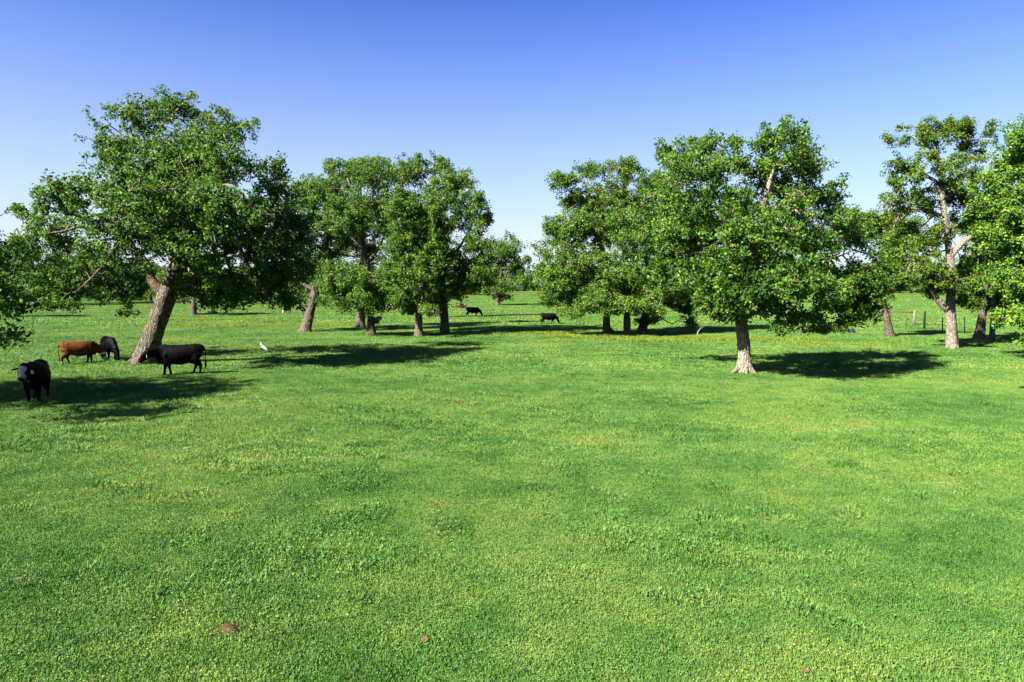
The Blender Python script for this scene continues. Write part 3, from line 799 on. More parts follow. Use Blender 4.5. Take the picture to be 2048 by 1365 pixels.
far_tree(-45, 636, 165, 150, 'oak behind the left edge foliage, mostly out of view', 'leaf_deep', 38, 7, 12000, .34)
far_tree(578, 606, 70, 60, 'distant oak with a short pale trunk above two dark cows', 'leaf_mid', 31, 5, 6000, .42)
far_tree(755, 603, 66, 60, 'distant dark oak behind the middle grove left of white cattle', 'leaf_deep', 32, 5, 6000, .42)
far_tree(1135, 618, 80, 80, 'distant oak with pale trunk left of the right grove', 'leaf_mid', 33, 5, 8000, .40)
far_tree(2028, 620, 130, 110, 'distant dark trunked oak in the gap at the right edge', 'leaf_deep', 34, 5.5, 9000, .40)
far_tree(1425, 600, 80, 110, 'distant oak seen under the broad right oak', 'leaf_deep', 35, 5, 8000, .45)
far_tree(1575, 606, 70, 90, 'distant oak whose shadow lies behind the fallen log', 'leaf_mid', 36, 4, 7000, .42)
far_tree(1700, 600, 66, 90, 'distant oak behind the fence near the wooden rail', 'leaf_deep', 37, 4, 7000, .45)

LEFT = [(20, 612, 150, 120, 'leaf_yellow'), (82, 611, 145, 110, 'leaf_yellow'), (150, 609, 135, 120, 'leaf_yellow'), (215, 607, 110, 100, 'leaf_deep'), (262, 606, 96, 90, 'leaf_deep'), (300, 604, 86, 70, 'leaf_mid')]
LLAB = ['tall olive tree at the left edge of the far wood', 'yellow tinged bushy tree in the left wood', 'green bushy tree in the left wood under the leaning oak arm',
        'dark tree in the left wood above the brown bull', 'dark tree at the wood edge just left of the leaning trunk', 'last green tree of the left wood behind the leaning trunk']
for i, (u, v, h, w, lf) in enumerate(LEFT):
    far_tree(u, v, h, w, LLAB[i], lf, 50 + i, 4, 9000, .42, 'trees along the edge of the left wood', bush=True, name='wood_tree')

SHR = [(455, 598, 50, 50, 'leaf_deep', 'dark rounded shrub at the left end of the far hedge'), (487, 596, 52, 40, 'leaf_pale', 'pale feathery shrub in the far hedge'),
       (513, 595, 46, 34, 'leaf_wood', 'olive shrub between two pale ones in the far hedge'), (540, 594, 50, 40, 'leaf_pale', 'second pale shrub in the far hedge, nearest the tilted trunk')]
for i, (u, v, h, w, lf, lab) in enumerate(SHR):
    far_tree(u, v, h, w, lab, lf, 70 + i, 3, 5000, .5, 'shrubs of the far hedge', bush=True, name='hedge_shrub')

# the far wood along the horizon reads as one mass
M['leaf_far'] = leaf_material('leaf_far', [(0, (0.020, 0.056, 0.008)), (0.5, (0.042, 0.095, 0.012)), (1, (0.10, 0.145, 0.022))], 0.3, 0.9)
def treeline():
    rng = np.random.default_rng(99)
    VV, TT, tt, off = [], [], [], 0
    for y_row, hs, step in ((290, (8, 13), 8.0), (425, (9, 15), 8.0), (475, (13, 21), 9.0)):
        x = -640.0
        while x < 660:
            w = rng.uniform(10, 20); h = rng.uniform(*hs) * (1.25 if x < -70 or x > 150 else 1.0)
            if y_row == 290 and (x < -340 or x > 340 or -8 < x < 26):
                x += 6; continue
            y = y_row + rng.uniform(-12, 12)
            z0 = float(zfun(x, y)) - 0.3
            m = 26
            f = rng.random(m)
            cs = np.column_stack([x + rng.normal(0, w * .34, m) * (1.15 - .6 * f), y + rng.normal(0, w * .25, m), z0 + h * (.05 + .9 * f)])
            V, T, t = leaf_cloud(rng, cs, 2.1, 14, 1.7, np.array([x, y, z0 + h * .4]), tint0=rng.uniform(.2, .85))
            VV.append(V); TT.append(T + off); tt.append(t); off += len(V)
            x += step * rng.uniform(.6, 1.35)
    o = finish('treeline', fast_mesh('treeline', np.concatenate(VV), np.concatenate(TT)), M['leaf_far'], attrs={'tint': np.concatenate(tt)})
    tag(o, 'distant wood closing the pasture along the horizon', 'treeline', kind='stuff')
treeline()
# ------------------------------------------------------------------ cattle
BLACK = (0.0015, 0.0012, 0.0011)
WHITE = (0.38, 0.345, 0.30)
def lathe_rings(rings, sides):
    """rings: (centre(3), axis(3), half width, half height) -> closed loft; width is along y where possible"""
    V, Q = [], []
    for c, a, hw, hh in rings:
        a = np.array(a, float) / np.linalg.norm(a)
        side = np.array([0, 1.0, 0]) - a * a[1]; side /= np.linalg.norm(side)
        up = np.cross(a, side)
        for i in range(sides):
            t = 2 * PI * i / sides
            V.append(np.array(c) + side * hw * math.cos(t) + up * hh * math.sin(t))
    n = len(rings)
    for r in range(n - 1):
        for c in range(sides):
            c2 = (c + 1) % sides
            Q.append([r * sides + c, r * sides + c2, (r + 1) * sides + c2, (r + 1) * sides + c])
    Q.append(list(range(sides))[::-1]); Q.append([(n - 1) * sides + i for i in range(sides)])
    return V, Q

def path_rings(pts, rw, rh=None):
    pts = np.array(pts, float); rh = rw if rh is None else rh
    t = np.gradient(pts, axis=0)
    return [(pts[i], t[i], rw[i], rh[i]) for i in range(len(pts))]

def cow_mesh(poll, muzzle, yaw=0.0, front=(0.0, 0.0), hind=(0.0, 0.0), voxel=0.026, bull=False, udder=False):
    """one continuous body. yaw turns neck+head sideways; front/hind are fore-aft offsets of left/right feet"""
    parts = []
    torso = [(-.88, 1.12, .07, .06), (-.85, 1.10, .18, .15), (-.76, 1.06, .28, .235), (-.58, 1.00, .36, .285), (-.38, .94, .40, .31), (-.12, .90, .425, .35), (.12, .885, .435, .36),
             (.34, .905, .425, .33), (.54, .93, .41, .275), (.70, .945, .36, .235), (.83, .93, .27, .18), (.92, .90, .13, .10)]
    parts.append(lathe_rings([((x, 0, z), (1, 0, 0), hw, hh) for x, z, hh, hw in torso], 20))
    R = Matrix.Rotation(yaw, 3, 'Z')
    def turn(p, w=1.0):
        q = Vector(p) - Vector((.62, 0, 0)); q = Matrix.Rotation(yaw * w, 3, 'Z') @ q
        return np.array(q + Vector((.62, 0, 0)))
    P, Mz = turn(poll), turn(muzzle)
    s0 = np.array([.55, 0, 1.06]); s1 = turn((.80 + .2 * (poll[0] - 1.0), 0, 1.03 + .3 * (poll[2] - 1.03)), .5)
    mid = .5 * (s1 + P)
    neck = np.array([s0, s1, mid, P])
    f = catmull(neck, 0.09)
    t = np.linspace(0, 1, len(f))
    parts.append(lathe_rings(path_rings(f, .22 - .085 * t, .34 - .16 * t), 14))
    hd = Mz - P; L = np.linalg.norm(hd); hx = hd / L
    hp = [P - hx * .07, P, P + hd * .22, P + hd * .45, P + hd * .70, P + hd * .90, P + hd * 1.0, P + hd * 1.04]
    side = np.cross(hx, np.array([0, 0, 1.0])); side /= np.linalg.norm(side); up = np.cross(side, hx)
    # head with a deep jaw: shift the section centres
    V, Q = [], []
    prof = [(.06, .06), (.13, .13), (.15, .17), (.13, .165), (.098, .12), (.095, .10), (.078, .078), (.035, .035)]
    for c, (hw, hh) in zip(hp, prof):
        c = c - up * (hh - .09) * .7
        for i in range(14):
            a = 2 * PI * i / 14
            V.append(c + side * hw * math.cos(a) + up * hh * math.sin(a))
    n = len(hp)
    for r in range(n - 1):
        for c in range(14):
            Q.append([r * 14 + c, r * 14 + (c + 1) % 14, (r + 1) * 14 + (c + 1) % 14, (r + 1) * 14 + c])
    Q.append(list(range(14))[::-1]); Q.append([(n - 1) * 14 + i for i in range(14)])
    parts.append((V, Q))
    # ears: flat drooping ovals out of the side of the poll
    for s in (-1, 1):
        a = P + hd * .06 + side * s * .10 + up * .02
        e = side * s * .97 - np.array([0, 0, 1.0]) * .22
        pts = [a + e * q for q in (0, .06, .13, .2, .25)]
        rr = [.035, .05, .068, .05, .014]
        V, Q = [], []
        w_ = np.cross(e, hx); w_ /= np.linalg.norm(w_)
        for p, r in zip(pts, rr):
            for i in range(8):
                an = 2 * PI * i / 8
                V.append(p + hx * .022 * math.cos(an) + w_ * r * math.sin(an))
        for r in range(4):
            for c in range(8):
                Q.append([r * 8 + c, r * 8 + (c + 1) % 8, (r + 1) * 8 + (c + 1) % 8, (r + 1) * 8 + c])
        Q.append(list(range(8))[::-1]); Q.append([32 + i for i in range(8)])
        parts.append((V, Q))
    # legs
    for k, s in enumerate((1, -1)):
        d = front[k]
        pts = [(.52, s * .13, .98), (.56, s * .165, .80), (.52 + d * .25, s * .165, .62), (.55 + d * .55, s * .155, .40), (.545 + d * .7, s * .15, .30), (.53 + d * .95, s * .15, .11), (.55 + d, s * .15, .05), (.575 + d, s * .15, 0)]
        rh = [.18, .17, .125, .078, .060, .054, .066, .072]; rw = [.10, .11, .10, .07, .056, .052, .06, .066]
        parts.append(lathe_rings(path_rings(pts, rw, rh), 10))
        d = hind[k]
        pts = [(-.60, s * .13, 1.08), (-.58, s * .175, .88), (-.52 + d * .15, s * .185, .68), (-.66 + d * .5, s * .17, .50), (-.73 + d * .7, s * .16, .42), (-.70 + d * .85, s * .155, .27), (-.675 + d * .97, s * .155, .11), (-.655 + d, s * .155, .05), (-.63 + d, s * .155, 0)]
        rh = [.22, .27, .21, .125, .086, .062, .056, .066, .072]; rw = [.12, .14, .13, .08, .064, .055, .052, .06, .066]
        parts.append(lathe_rings(path_rings(pts, rw, rh), 10))
    for s in (-1, 1):
        parts.append(lathe_rings([((-.62, s * .17, 1.235), (1, 0, 0), .02, .02), ((-.55, s * .20, 1.235), (1, 0, 0), .06, .05), ((-.46, s * .19, 1.22), (1, 0, 0), .05, .04), ((-.38, s * .17, 1.2), (1, 0, 0), .015, .015)], 8))
        parts.append(lathe_rings(path_rings([(.42, s * .10, 1.27), (.48, s * .17, 1.12), (.56, s * .21, .95), (.60, s * .22, .80)], [.05, .08, .09, .06], [.06, .11, .13, .09]), 8))
    parts.append(lathe_rings(path_rings([(.92, 0, .80), (.80, 0, .60), (.66, 0, .55), (.5, 0, .56)], [.05, .07, .07, .04], [.08, .09, .08, .04]), 8))
    # tail with a switch
    pts = [(-.80, 0, 1.24), (-.90, .01, 1.22), (-.95, .02, 1.08), (-.955, .03, .85), (-.95, .03, .62), (-.95, .03, .48), (-.95, .03, .36), (-.95, .03, .28)]
    parts.append(lathe_rings(path_rings(pts, [.05, .038, .030, .027, .027, .05, .05, .02]), 8))
    if bull:
        parts.append(lathe_rings(path_rings([(-.05, 0, .56), (-.08, 0, .46), (-.07, 0, .40), (-.06, 0, .35)], [.10, .06, .04, .02]), 8))
    if udder:
        parts.append(lathe_rings([((-.58, 0, .66), (1, 0, 0), .05, .05), ((-.5, 0, .60), (1, 0, 0), .13, .10), ((-.38, 0, .56), (1, 0, 0), .13, .09), ((-.3, 0, .58), (1, 0, 0), .05, .05)], 10))
    V, Q, off = [], [], 0
    for v, q in parts:
        V.extend(v); Q.extend([[x + off for x in f_] for f_ in q]); off += len(v)
    me = bpy.data.meshes.new('body')
    me.from_pydata([tuple(v) for v in V], [], Q)
    o = bpy.data.objects.new('cow_temp', me); C.objects.link(o)
    md = o.modifiers.new('remesh', 'REMESH'); md.mode = 'VOXEL'; md.voxel_size = voxel
    sm = o.modifiers.new('smooth', 'SMOOTH'); sm.factor = 0.5; sm.iterations = 3
    bpy.context.view_layer.update()
    dg = bpy.context.evaluated_depsgraph_get()
    res = bpy.data.meshes.new_from_object(o.evaluated_get(dg))
    bpy.data.objects.remove(o); bpy.data.meshes.remove(me)
    res.name = 'body'
    co = np.empty(len(res.vertices) * 3, np.float32); res.vertices.foreach_get('co', co); co = co.reshape(-1, 3)
    return res, co, dict(P=P, hx=hx, L=L, up=up, side=side)

def cow(label, u, v, heading, poll, muzzle, coat, scale=1.0, group=None, category='cow', cat_name='cow', eartag=None, base=None, **kw):
    me, co, h = cow_mesh(poll, muzzle, **kw)
    rel = co - h['P']; hl = rel @ h['hx'] / h['L']; hu = rel @ h['up']; hsd = rel @ h['side']
    col = np.tile(np.array(BLACK, np.float32), (len(co), 1))
    coat(col, co, hl, hu, hsd)
    a = me.attributes.new('coat', 'FLOAT_COLOR', 'POINT')
    a.data.foreach_set('color', np.concatenate([col, np.ones((len(col), 1), np.float32)], 1).astype(np.float32).ravel())
    me.materials.clear(); me.materials.append(M['coat'])
    me.polygons.foreach_set('use_smooth', np.ones(len(me.polygons), dtype=bool))
    p = at(u, v) if base is None else base
    root = empty(cat_name, p, math.radians(heading)); root.scale = (scale,) * 3
    tag(root, label, category, group)
    b = bpy.data.objects.new('body', me); C.objects.link(b); b.parent = root
    for s in (-1, 1):
        bm = bmesh.new(); bmesh.ops.create_uvsphere(bm, u_segments=10, v_segments=7, radius=0.024)
        m2 = bpy.data.meshes.new('eye'); bm.to_mesh(m2); bm.free(); m2.materials.append(M['eye'])
        e = bpy.data.objects.new('eye', m2); C.objects.link(e); e.parent = root
        e.location = tuple(h['P'] + h['hx'] * h['L'] * .33 + h['side'] * s * .118 + h['up'] * .045)
    if eartag is not None:
        c = h['P'] + h['hx'] * h['L'] * .06 + h['side'] * eartag * .24 - np.array([0, 0, .075]) + h['hx'] * .045
        sd, up = h['side'], np.array([0, 0, 1.0])
        pts = [c + sd * x + up * y for x, y in ((-.03, .05), (.03, .05), (.042, -.01), (.038, -.06), (-.038, -.06), (-.042, -.01))]
        V = pts + [q + h['hx'] * .012 for q in pts]
        n = 6
        Q = [list(range(n)), list(range(n, 2 * n))[::-1]] + [[i, (i + 1) % n, n + (i + 1) % n, n + i] for i in range(n)]
        mesh_obj('ear_tag', V, Q, M['tag_white'], root)
    return root

def paint(col, mask, c, soft=None):
    col[mask] = np.array(c, np.float32)

def coat_black(col, co, hl, hu, hsd):
    top = smooth(1.0, 1.35, co[:, 2])[:, None]
    col += top * np.array([.0026, .0014, .0009])

def coat_baldy(col, co, hl, hu, hsd):
    coat_black(col, co, hl, hu, hsd)
    head = (hl > -.05) & (co[:, 0] > .8)
    w = .095 + .02 * np.sin(hl * 9)
    paint(col, head & (hu > -.02) & (np.abs(hsd) < w) & (hl > 0.0) & (hl < .9), WHITE)
    paint(col, head & (hl > .60) & (hl < .90) & (hu > -.10), WHITE)
    paint(col, head & (np.abs(hsd) < .045) & (hl > .9), (.03, .018, .016))

def coat_hereford(col, co, hl, hu, hsd):
    col[:] = np.array((.095, .033, .009), np.float32)
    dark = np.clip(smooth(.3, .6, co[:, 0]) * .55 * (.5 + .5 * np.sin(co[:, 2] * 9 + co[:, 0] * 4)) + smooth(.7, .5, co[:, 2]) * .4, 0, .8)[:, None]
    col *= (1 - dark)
    head = (hl > .03) & (co[:, 0] > .8) & (np.abs(hsd) < .17)
    paint(col, head, WHITE)
    paint(col, (hl > .25) & (hl < .45) & (co[:, 0] > .8) & (np.abs(hsd) > .10), (.08, .022, .006))
    paint(col, (hl > .96) & (co[:, 0] > .8), (.22, .11, .08))
    belly = (co[:, 2] < .60) & (co[:, 2] > .4) & (np.abs(co[:, 1]) < .17) & (co[:, 0] < .3) & (co[:, 0] > -.45)
    paint(col, belly, WHITE)
    paint(col, (co[:, 2] < .20) & (hl < -.3), WHITE)
    paint(col, (co[:, 2] < .045) & (hl < -.3), (.05, .04, .03))
    paint(col, (co[:, 0] < -.90) & (co[:, 2] < .5), (.2, .14, .1))

def coat_redface(col, co, hl, hu, hsd):
    col[:] = np.array((.020, .006, .004), np.float32)
    paint(col, (hl > .15) & (co[:, 0] > .8) & (np.abs(hsd) < .13), WHITE)
    paint(col, (co[:, 2] < .25) & (hl < -.3), WHITE)
    paint(col, (co[:, 2] > 1.28) & (co[:, 0] > .45), (.5, .45, .4))

def coat_dark_patch(col, co, hl, hu, hsd):
    paint(col, (co[:, 0] > .35) & (co[:, 0] < .75) & (co[:, 2] > .75) & (co[:, 2] < .88), (.15, .15, .15))

def coat_white(col, co, hl, hu, hsd):
    col[:] = np.array((.40, .36, .31), np.float32)
    paint(col, (hl > .92) & (co[:, 0] > .8), (.25, .15, .12))

def coat_pied(col, co, hl, hu, hsd):
    col[:] = np.array((.14, .105, .08), np.float32)
    n = np.sin(co[:, 0] * 4.2 + 1) * np.cos(co[:, 2] * 5.1) + np.sin(co[:, 1] * 6 + co[:, 0] * 2)
    paint(col, (n > .35) & (co[:, 2] > .62), (.03, .015, .01))

GR = ((1.22, 0, .66), (1.40, 0, .13))          # grazing: poll, muzzle
LOW = ((1.36, 0, 1.06), (1.62, 0, .66))        # head carried low
LOOK = ((1.28, 0, 1.26), (1.60, 0, .90))       # watching

cow('black cow with a white blazed face looking at the camera, left edge', 75, 803, -66, LOOK[0], LOOK[1], coat_baldy, 1.06, 'cattle near the leaning oak', yaw=-.1, front=(.05, -.08), hind=(-.12, .06), eartag=-1)
cow('brown and white bull grazing left of the leaning oak', 158, 729, 38, GR[0], GR[1], coat_hereford, 0.90, 'cattle near the leaning oak', category='bull', cat_name='bull', front=(-.10, .10), hind=(.22, -.14), bull=True)
cow('black cow grazing head on, beside the brown bull', 219, 722, -46, GR[0], GR[1], coat_black, 0.98, 'cattle near the leaning oak', front=(.05, -.05), hind=(0, .1), yaw=.12)
cow('large black cow walking past the foot of the leaning oak', 364, 751, 202, LOW[0], LOW[1], coat_black, 1.07, 'cattle near the leaning oak', front=(.14, -.10), hind=(-.05, .22), yaw=.35, eartag=-1, udder=True)
cow('black cow grazing in grove shade beside the tallest grove oak', 945, 633.5, 3, GR[0], GR[1], coat_black, 1.0, 'black cows grazing between the groves', front=(.05, -.1), hind=(.1, -.15), voxel=.032, bull=True)
cow('black cow grazing alone in the open gap between the groves', 1096, 648.5, -4, GR[0], GR[1], coat_black, 0.92, 'black cows grazing between the groves', front=(.12, -.12), hind=(.18, -.1), voxel=.032)
cow('dark red cow with white feet under the leaning oak branch', 575, 628, -100, GR[0], GR[1], coat_redface, 1.0, 'dark cattle under the leaning oak branches', voxel=.034)
cow('dark cow half hidden behind the tilted dark trunk', 613, 629, 195, LOW[0], LOW[1], coat_dark_patch, 0.98, 'dark cattle under the leaning oak branches', voxel=.034)
cow('pied cow mostly hidden behind grove leaves and black cow', 925, 621.5, 170, LOW[0], LOW[1], coat_pied, .9, None, voxel=.034)
cow('pied calf standing just right of the dark middle trunk', 752, 655, 75, LOOK[0], LOOK[1], coat_pied, .80, None, category='calf', cat_name='calf', voxel=.034)
cow('small white calf far out left of the straight pale trunk', 827, 626, 175, GR[0], GR[1], coat_white, .62, 'white cattle far out behind the grove', category='calf', cat_name='calf', voxel=.036)
for (u, v, hd, s, lab) in ((789, 619, 10, .62, 'white calf grazing far off, largest of the white cattle'), (777, 618.5, 165, .5, 'small white calf left of the largest white calf'), (797, 618.5, 20, .5, 'small white calf right of the largest white calf')):
    cow(lab, u, v, hd, GR[0], GR[1], coat_white, s, 'white cattle far out behind the grove', category='calf', cat_name='calf', voxel=.04)

# ------------------------------------------------------------------ cattle egret
def egret():
    p = at(526, 708)
    root = empty('egret', p, math.radians(160)); root.scale = (1.25,) * 3
    tag(root, 'white egret standing in the shade of the leaning oak', 'bird')
    V, Q = lathe_rings(path_rings([(-.30, 0, .16), (-.2, 0, .22), (-.08, 0, .29), (.03, 0, .36), (.09, 0, .43), (.10, 0, .50), (.12, 0, .55), (.15, 0, .57), (.18, 0, .565)],
                                  [.012, .045, .075, .07, .04, .028, .03, .03, .012]), 12)
    mesh_obj('body', V, Q, M['feather'], root, True)
    V, Q = lathe_rings(path_rings([(.17, 0, .567), (.21, 0, .555), (.26, 0, .54)], [.014, .009, .003]), 8)
    mesh_obj('beak', V, Q, M['beak'], root, True)
    for s in (-.03, .03):
        V, Q = lathe_rings(path_rings([(-.04, s, .27), (-.03, s, .13), (-.05, s, .01), (.01, s, 0.0)], [.016, .009, .008, .008]), 6)
        mesh_obj('leg', V, Q, M['post_dark'], root, True)
egret()

# ------------------------------------------------------------------ fence, log, snags
def post(root, kind, u, v0, v1, r, mat, lean=0.0, O=None, square=False):
    b = at(u, v1); k = b[1] / F
    top = at_depth(u + lean, v0, b[1])
    rr = max(r, 0.02)
    pts = [b - np.array([0, 0, .25]), b + (top - b) * .5 + np.array([.01, 0, 0]), top - (top - b) * .02, top]
    V, Q = tube(np.array(pts) - O, [rr, rr * .96, rr * .92, rr * .8], 4 if square else 10, rng=np.random.default_rng(int(u)), rough=0 if square else .05)
    mesh_obj(kind, V, Q, M[mat], root, not square)
    return b, top

def fence():
    O = at(1849, 660)
    root = empty('wire_fence', O)
    tag(root, 'old wire fence with mixed posts and a wooden brace rail', 'fence')
    specs = [('post', 1674, 627, 644, .10, 'post_white', 0), ('post', 1747, 625, 648, .045, 'rust', 2), ('post', 1781, 622, 646, .045, 'rust', 0), ('post', 1811, 625, 655, .045, 'rust', 4),
             ('post', 1827, 621, 650, .13, 'post_wood', 2.5), ('post', 1848, 623, 660, .10, 'post_dark', 2), ('post', 1885, 636, 666, .05, 'post_dark', 0), ('post', 1929, 635, 670, .05, 'post_dark', 0)]
    bt = [post(root, s[0], s[1], s[2], s[3], s[4], s[5], s[6], O) for s in specs]
    # brace rail between the wooden post and a post hidden behind foliage
    a = at_depth(1828.5, 625, bt[4][0][1]); b = at_depth(1738, 624, bt[1][0][1])
    V, Q = tube(np.array([a, .5 * (a + b) + [0, 0, .03], b]) - O, [.06, .055, .06], 8, rng=np.random.default_rng(3), rough=.08)
    mesh_obj('brace_rail', V, Q, M['rust'], root, True)
    chain = [1, 3, 5, 6, 7]
    for fr in (.25, .48, .70, .92):
        for i, j in zip(chain[:-1], chain[1:]):
            p = bt[i][0] + (bt[i][1] - bt[i][0]) * fr; q = bt[j][0] + (bt[j][1] - bt[j][0]) * fr
            m = .5 * (p + q) - np.array([0, 0, .05])
            V, Q = tube(catmull(np.array([p, m, q]), .6) - O, [.008] * len(catmull(np.array([p, m, q]), .6)), 4)
            mesh_obj('wire', V, Q, M['wire'], root)
    p = bt[3][0] + [0, 0, .2]; q = bt[2][0] + (bt[2][1] - bt[2][0]) * .25 + [0, 0, .3]
fence()

def fallen_log():
    a, b = at(1597, 667), at(1702, 664)
    O = a.copy()
    root = empty('fallen_log', O); tag(root, 'long brown fallen log lying in the grass before the fence', 'log')
    m1 = a * .65 + b * .35; m2 = a * .3 + b * .7
    V, Q = tube(catmull(np.array([[*(a + [0, 0, .16]), .20], [*(m1 + [0, .15, .15]), .22], [*(m2 + [0, -.1, .13]), .18], [*(b + [0, 0, .12]), .13]]), .25)[:, :3] - O,
                catmull(np.array([[0, 0, 0, .20], [2, 0, 0, .25], [4, 0, 0, .2], [6, 0, 0, .14]]), .25)[:, 3][:0] if False else np.linspace(.24, .13, len(catmull(np.array([[*(a + [0, 0, .16]), .20], [*(m1 + [0, .15, .15]), .22], [*(m2 + [0, -.1, .13]), .18], [*(b + [0, 0, .12]), .13]]), .25))), 12, rng=np.random.default_rng(4), rough=.12)
    mesh_obj('trunk', V, Q, M['log'], root, True)
    for (f, d, l) in ((.35, (-.3, -.6, .25), .9), (.62, (.5, -.7, .3), .7)):
        p = a + (b - a) * f + np.array([0, 0, .16]); e = p + np.array(d) * l
        V, Q = tube(np.array([p, .5 * (p + e) + [0, 0, .05], e]) - O, [.07, .05, .025], 7)
        mesh_obj('branch', V, Q, M['log'], root, True)
    s = at(1704, 667)
    root = empty('tree_stump', s); tag(root, 'charred jagged stump at the right end of the fallen log', 'stump')
    V, Q = tube(np.array([(0, 0, -.1), (0, 0, .12), (.03, 0, .28), (.05, 0, .42)]), [.36, .27, .2, .08], 11, rng=np.random.default_rng(7), rough=.2, flare=(.15, .5, 4))
    mesh_obj('stub', V, Q, M['char'], root, True)
    V, Q = tube(np.array([(-.2, -.1, .05), (-.42, -.15, .2), (-.55, -.2, .15)]), [.09, .06, .03], 7)
    mesh_obj('splinter', V, Q, M['char'], root, True)
fallen_log()

def stick(name, label, cat, pts, rads, mat='snag', group=None):
    O = np.array(pts[0]); O[2] = float(zfun(O[0], O[1]))
    f = catmull(np.column_stack([np.array(pts), rads]), .08)
    V, Q = tube(f[:, :3] - O, f[:, 3], 7, rng=np.random.default_rng(5), rough=.1)
    o = mesh_obj(name, V, Q, M[mat], None, True); o.location = tuple(O)
    tag(o, label, cat, group)
    return o

b = at(1394, 674); Y = b[1]
stick('snag', 'bleached curved snag rising from yellow weeds by the right grove', 'dead branch',
      [b, at_depth(1396, 664, Y), at_depth(1399, 660, Y), at_depth(1403, 656, Y), at_depth(1406, 655, Y)], [.06, .05, .035, .03, .015])
def ground_stick(u0, v0, u1, v1, r, label, bend=.05):
    a, c = at(u0, v0), at(u1, v1)
    m = .5 * (a + c); pr = np.array([-(c - a)[1], (c - a)[0], 0])
    r *= .6
    up = np.array([0, 0, r + .022])
    stick('fallen_stick', label, 'stick', [a + up, m + pr * bend + up * 1.3, c + up], [r, r * .9, r * .5], 'snag', 'pale sticks lying in the grass')
ground_stick(366, 902, 394, 899, .035, 'short pale stick on the open grass below the walking cow')
ground_stick(627, 866, 652, 864, .03, 'pale stick lying left of centre in the grass')
ground_stick(1876, 970, 1908, 972, .018, 'thin pale twig in the grass at the right', .1)
ground_stick(1284, 741, 1303, 739, .04, 'pale stick in the grass left of the broad oak trunk')
ground_stick(1698, 866, 1714, 864, .03, 'short pale stick far right of centre on open grass')
ground_stick(1052, 968, 1068, 969, .022, 'pale stick near the middle of the grass')
ground_stick(772, 1138, 779, 1147, .012, 'small pale twig in the lower middle grass')
o = None
p = at(425, 627)
stick('dark_log', 'small dark log lying right of the squat dark trunk', 'log', [p + [-.75, 0, .28], p + [-.3, .05, .2], p + [.4, 0, .17], p + [.8, 0, .14]], [.08, .2, .2, .14], 'char')

def lump(name, label, cat, u, v, w, d, h, mat, seed, group=None):
    rng = np.random.default_rng(seed)
    bm = bmesh.new(); bmesh.ops.create_icosphere(bm, subdivisions=3, radius=1)
    ph = rng.uniform(0, 6, 6)
    for q in bm.verts:
        c = q.co
        f = 1 + .16 * math.sin(3 * c.x + ph[0]) * math.cos(2.5 * c.y + ph[1]) + .10 * math.sin(6 * c.x + ph[2] + 4 * c.y) + .07 * math.sin(9 * c.y + ph[3] + 5 * c.z)+ .05 * rng.normal()
        q.co = Vector((c.x * w * f, c.y * d * f, max(c.z, -.3) * h * f))
    me = bpy.data.meshes.new(name); bm.to_mesh(me); bm.free()
    me.materials.append(M[mat])
    for pl in me.polygons: pl.use_smooth = True
    o = bpy.data.objects.new(name, me); C.objects.link(o)
    o.location = tuple(at(u, v)); o.rotation_euler = (0, 0, rng.uniform(-.3, .5))
    tag(o, label, cat, group)
    return o
lump('dung_pat', 'dark brown dung pat in the foreground grass', 'dung', 460, 1269, .17, .12, .085, 'dung', 1)
lump('dung_pat', 'small grey brown dung pat above the dark one', 'dung', 447, 1169, .05, .05, .07, 'stone', 2)
G = 'pale stones and leaves in the grass'
for i, (u, v, s, lab) in enumerate([(294, 1206, .03, 'pale stone in the lower left grass left of the small dung'), (1230, 1000, .035, 'pale stone right of centre in the open grass'), (1598, 1188, .032, 'pale stone in the lower right grass'),
                                    (1945, 1036, .04, 'pale stone near the right edge of the grass'), (507, 894, .05, 'pale stone right of the short stick'), (1310, 851, .05, 'pale stone on the open grass above centre right')]):
    lump('stone', lab, 'stone', u, v, s * .7, s * .6, s * .5 + .03, 'stone', 20 + i, G)
def fallen_leaf(u, v, s, lab, i):
    """a curled dry leaf"""
    n = 6; V = []
    for k in range(n + 1):
        t = k / n; w = math.sin(PI * min(.98, t * .9 + .08)) * .34 * (1 + .25 * math.sin(k * 2.6))
        for x in (-1, -.5, 0, .5, 1):
            V.append(((t - .5) * s, x * w * s, .25 * s * (t - .5) ** 2 + abs(x) * .22 * s * w + .045))
    Q = [[k * 5 + j, k * 5 + j + 1, (k + 1) * 5 + j + 1, (k + 1) * 5 + j] for k in range(n) for j in range(4)]
    o = mesh_obj('fallen_leaf', V, Q, M['dry_leaf'], None, True)
    md = o.modifiers.new('thick', 'SOLIDIFY'); md.thickness = .003
    o.location = tuple(at(u, v)); o.rotation_euler = (0, 0, i * 1.7)
    tag(o, lab, 'leaf', 'dry fallen leaves on the grass')
for i, (u, v, s, lab) in enumerate([(38, 1166, .13, 'tan curled leaf at the lower left edge'), (850, 1290, .12, 'tan curled leaf at the bottom centre'), (1610, 1352, .12, 'tan curled leaf at the bottom right'),
                                    (1535, 1043, .14, 'tan curled leaf right of centre'), (1998, 1222, .10, 'tan curled leaf at the lower right edge'), (1090, 855, .18, 'tan leaf on the open grass above centre')]):
    fallen_leaf(u, v, s, lab, i)
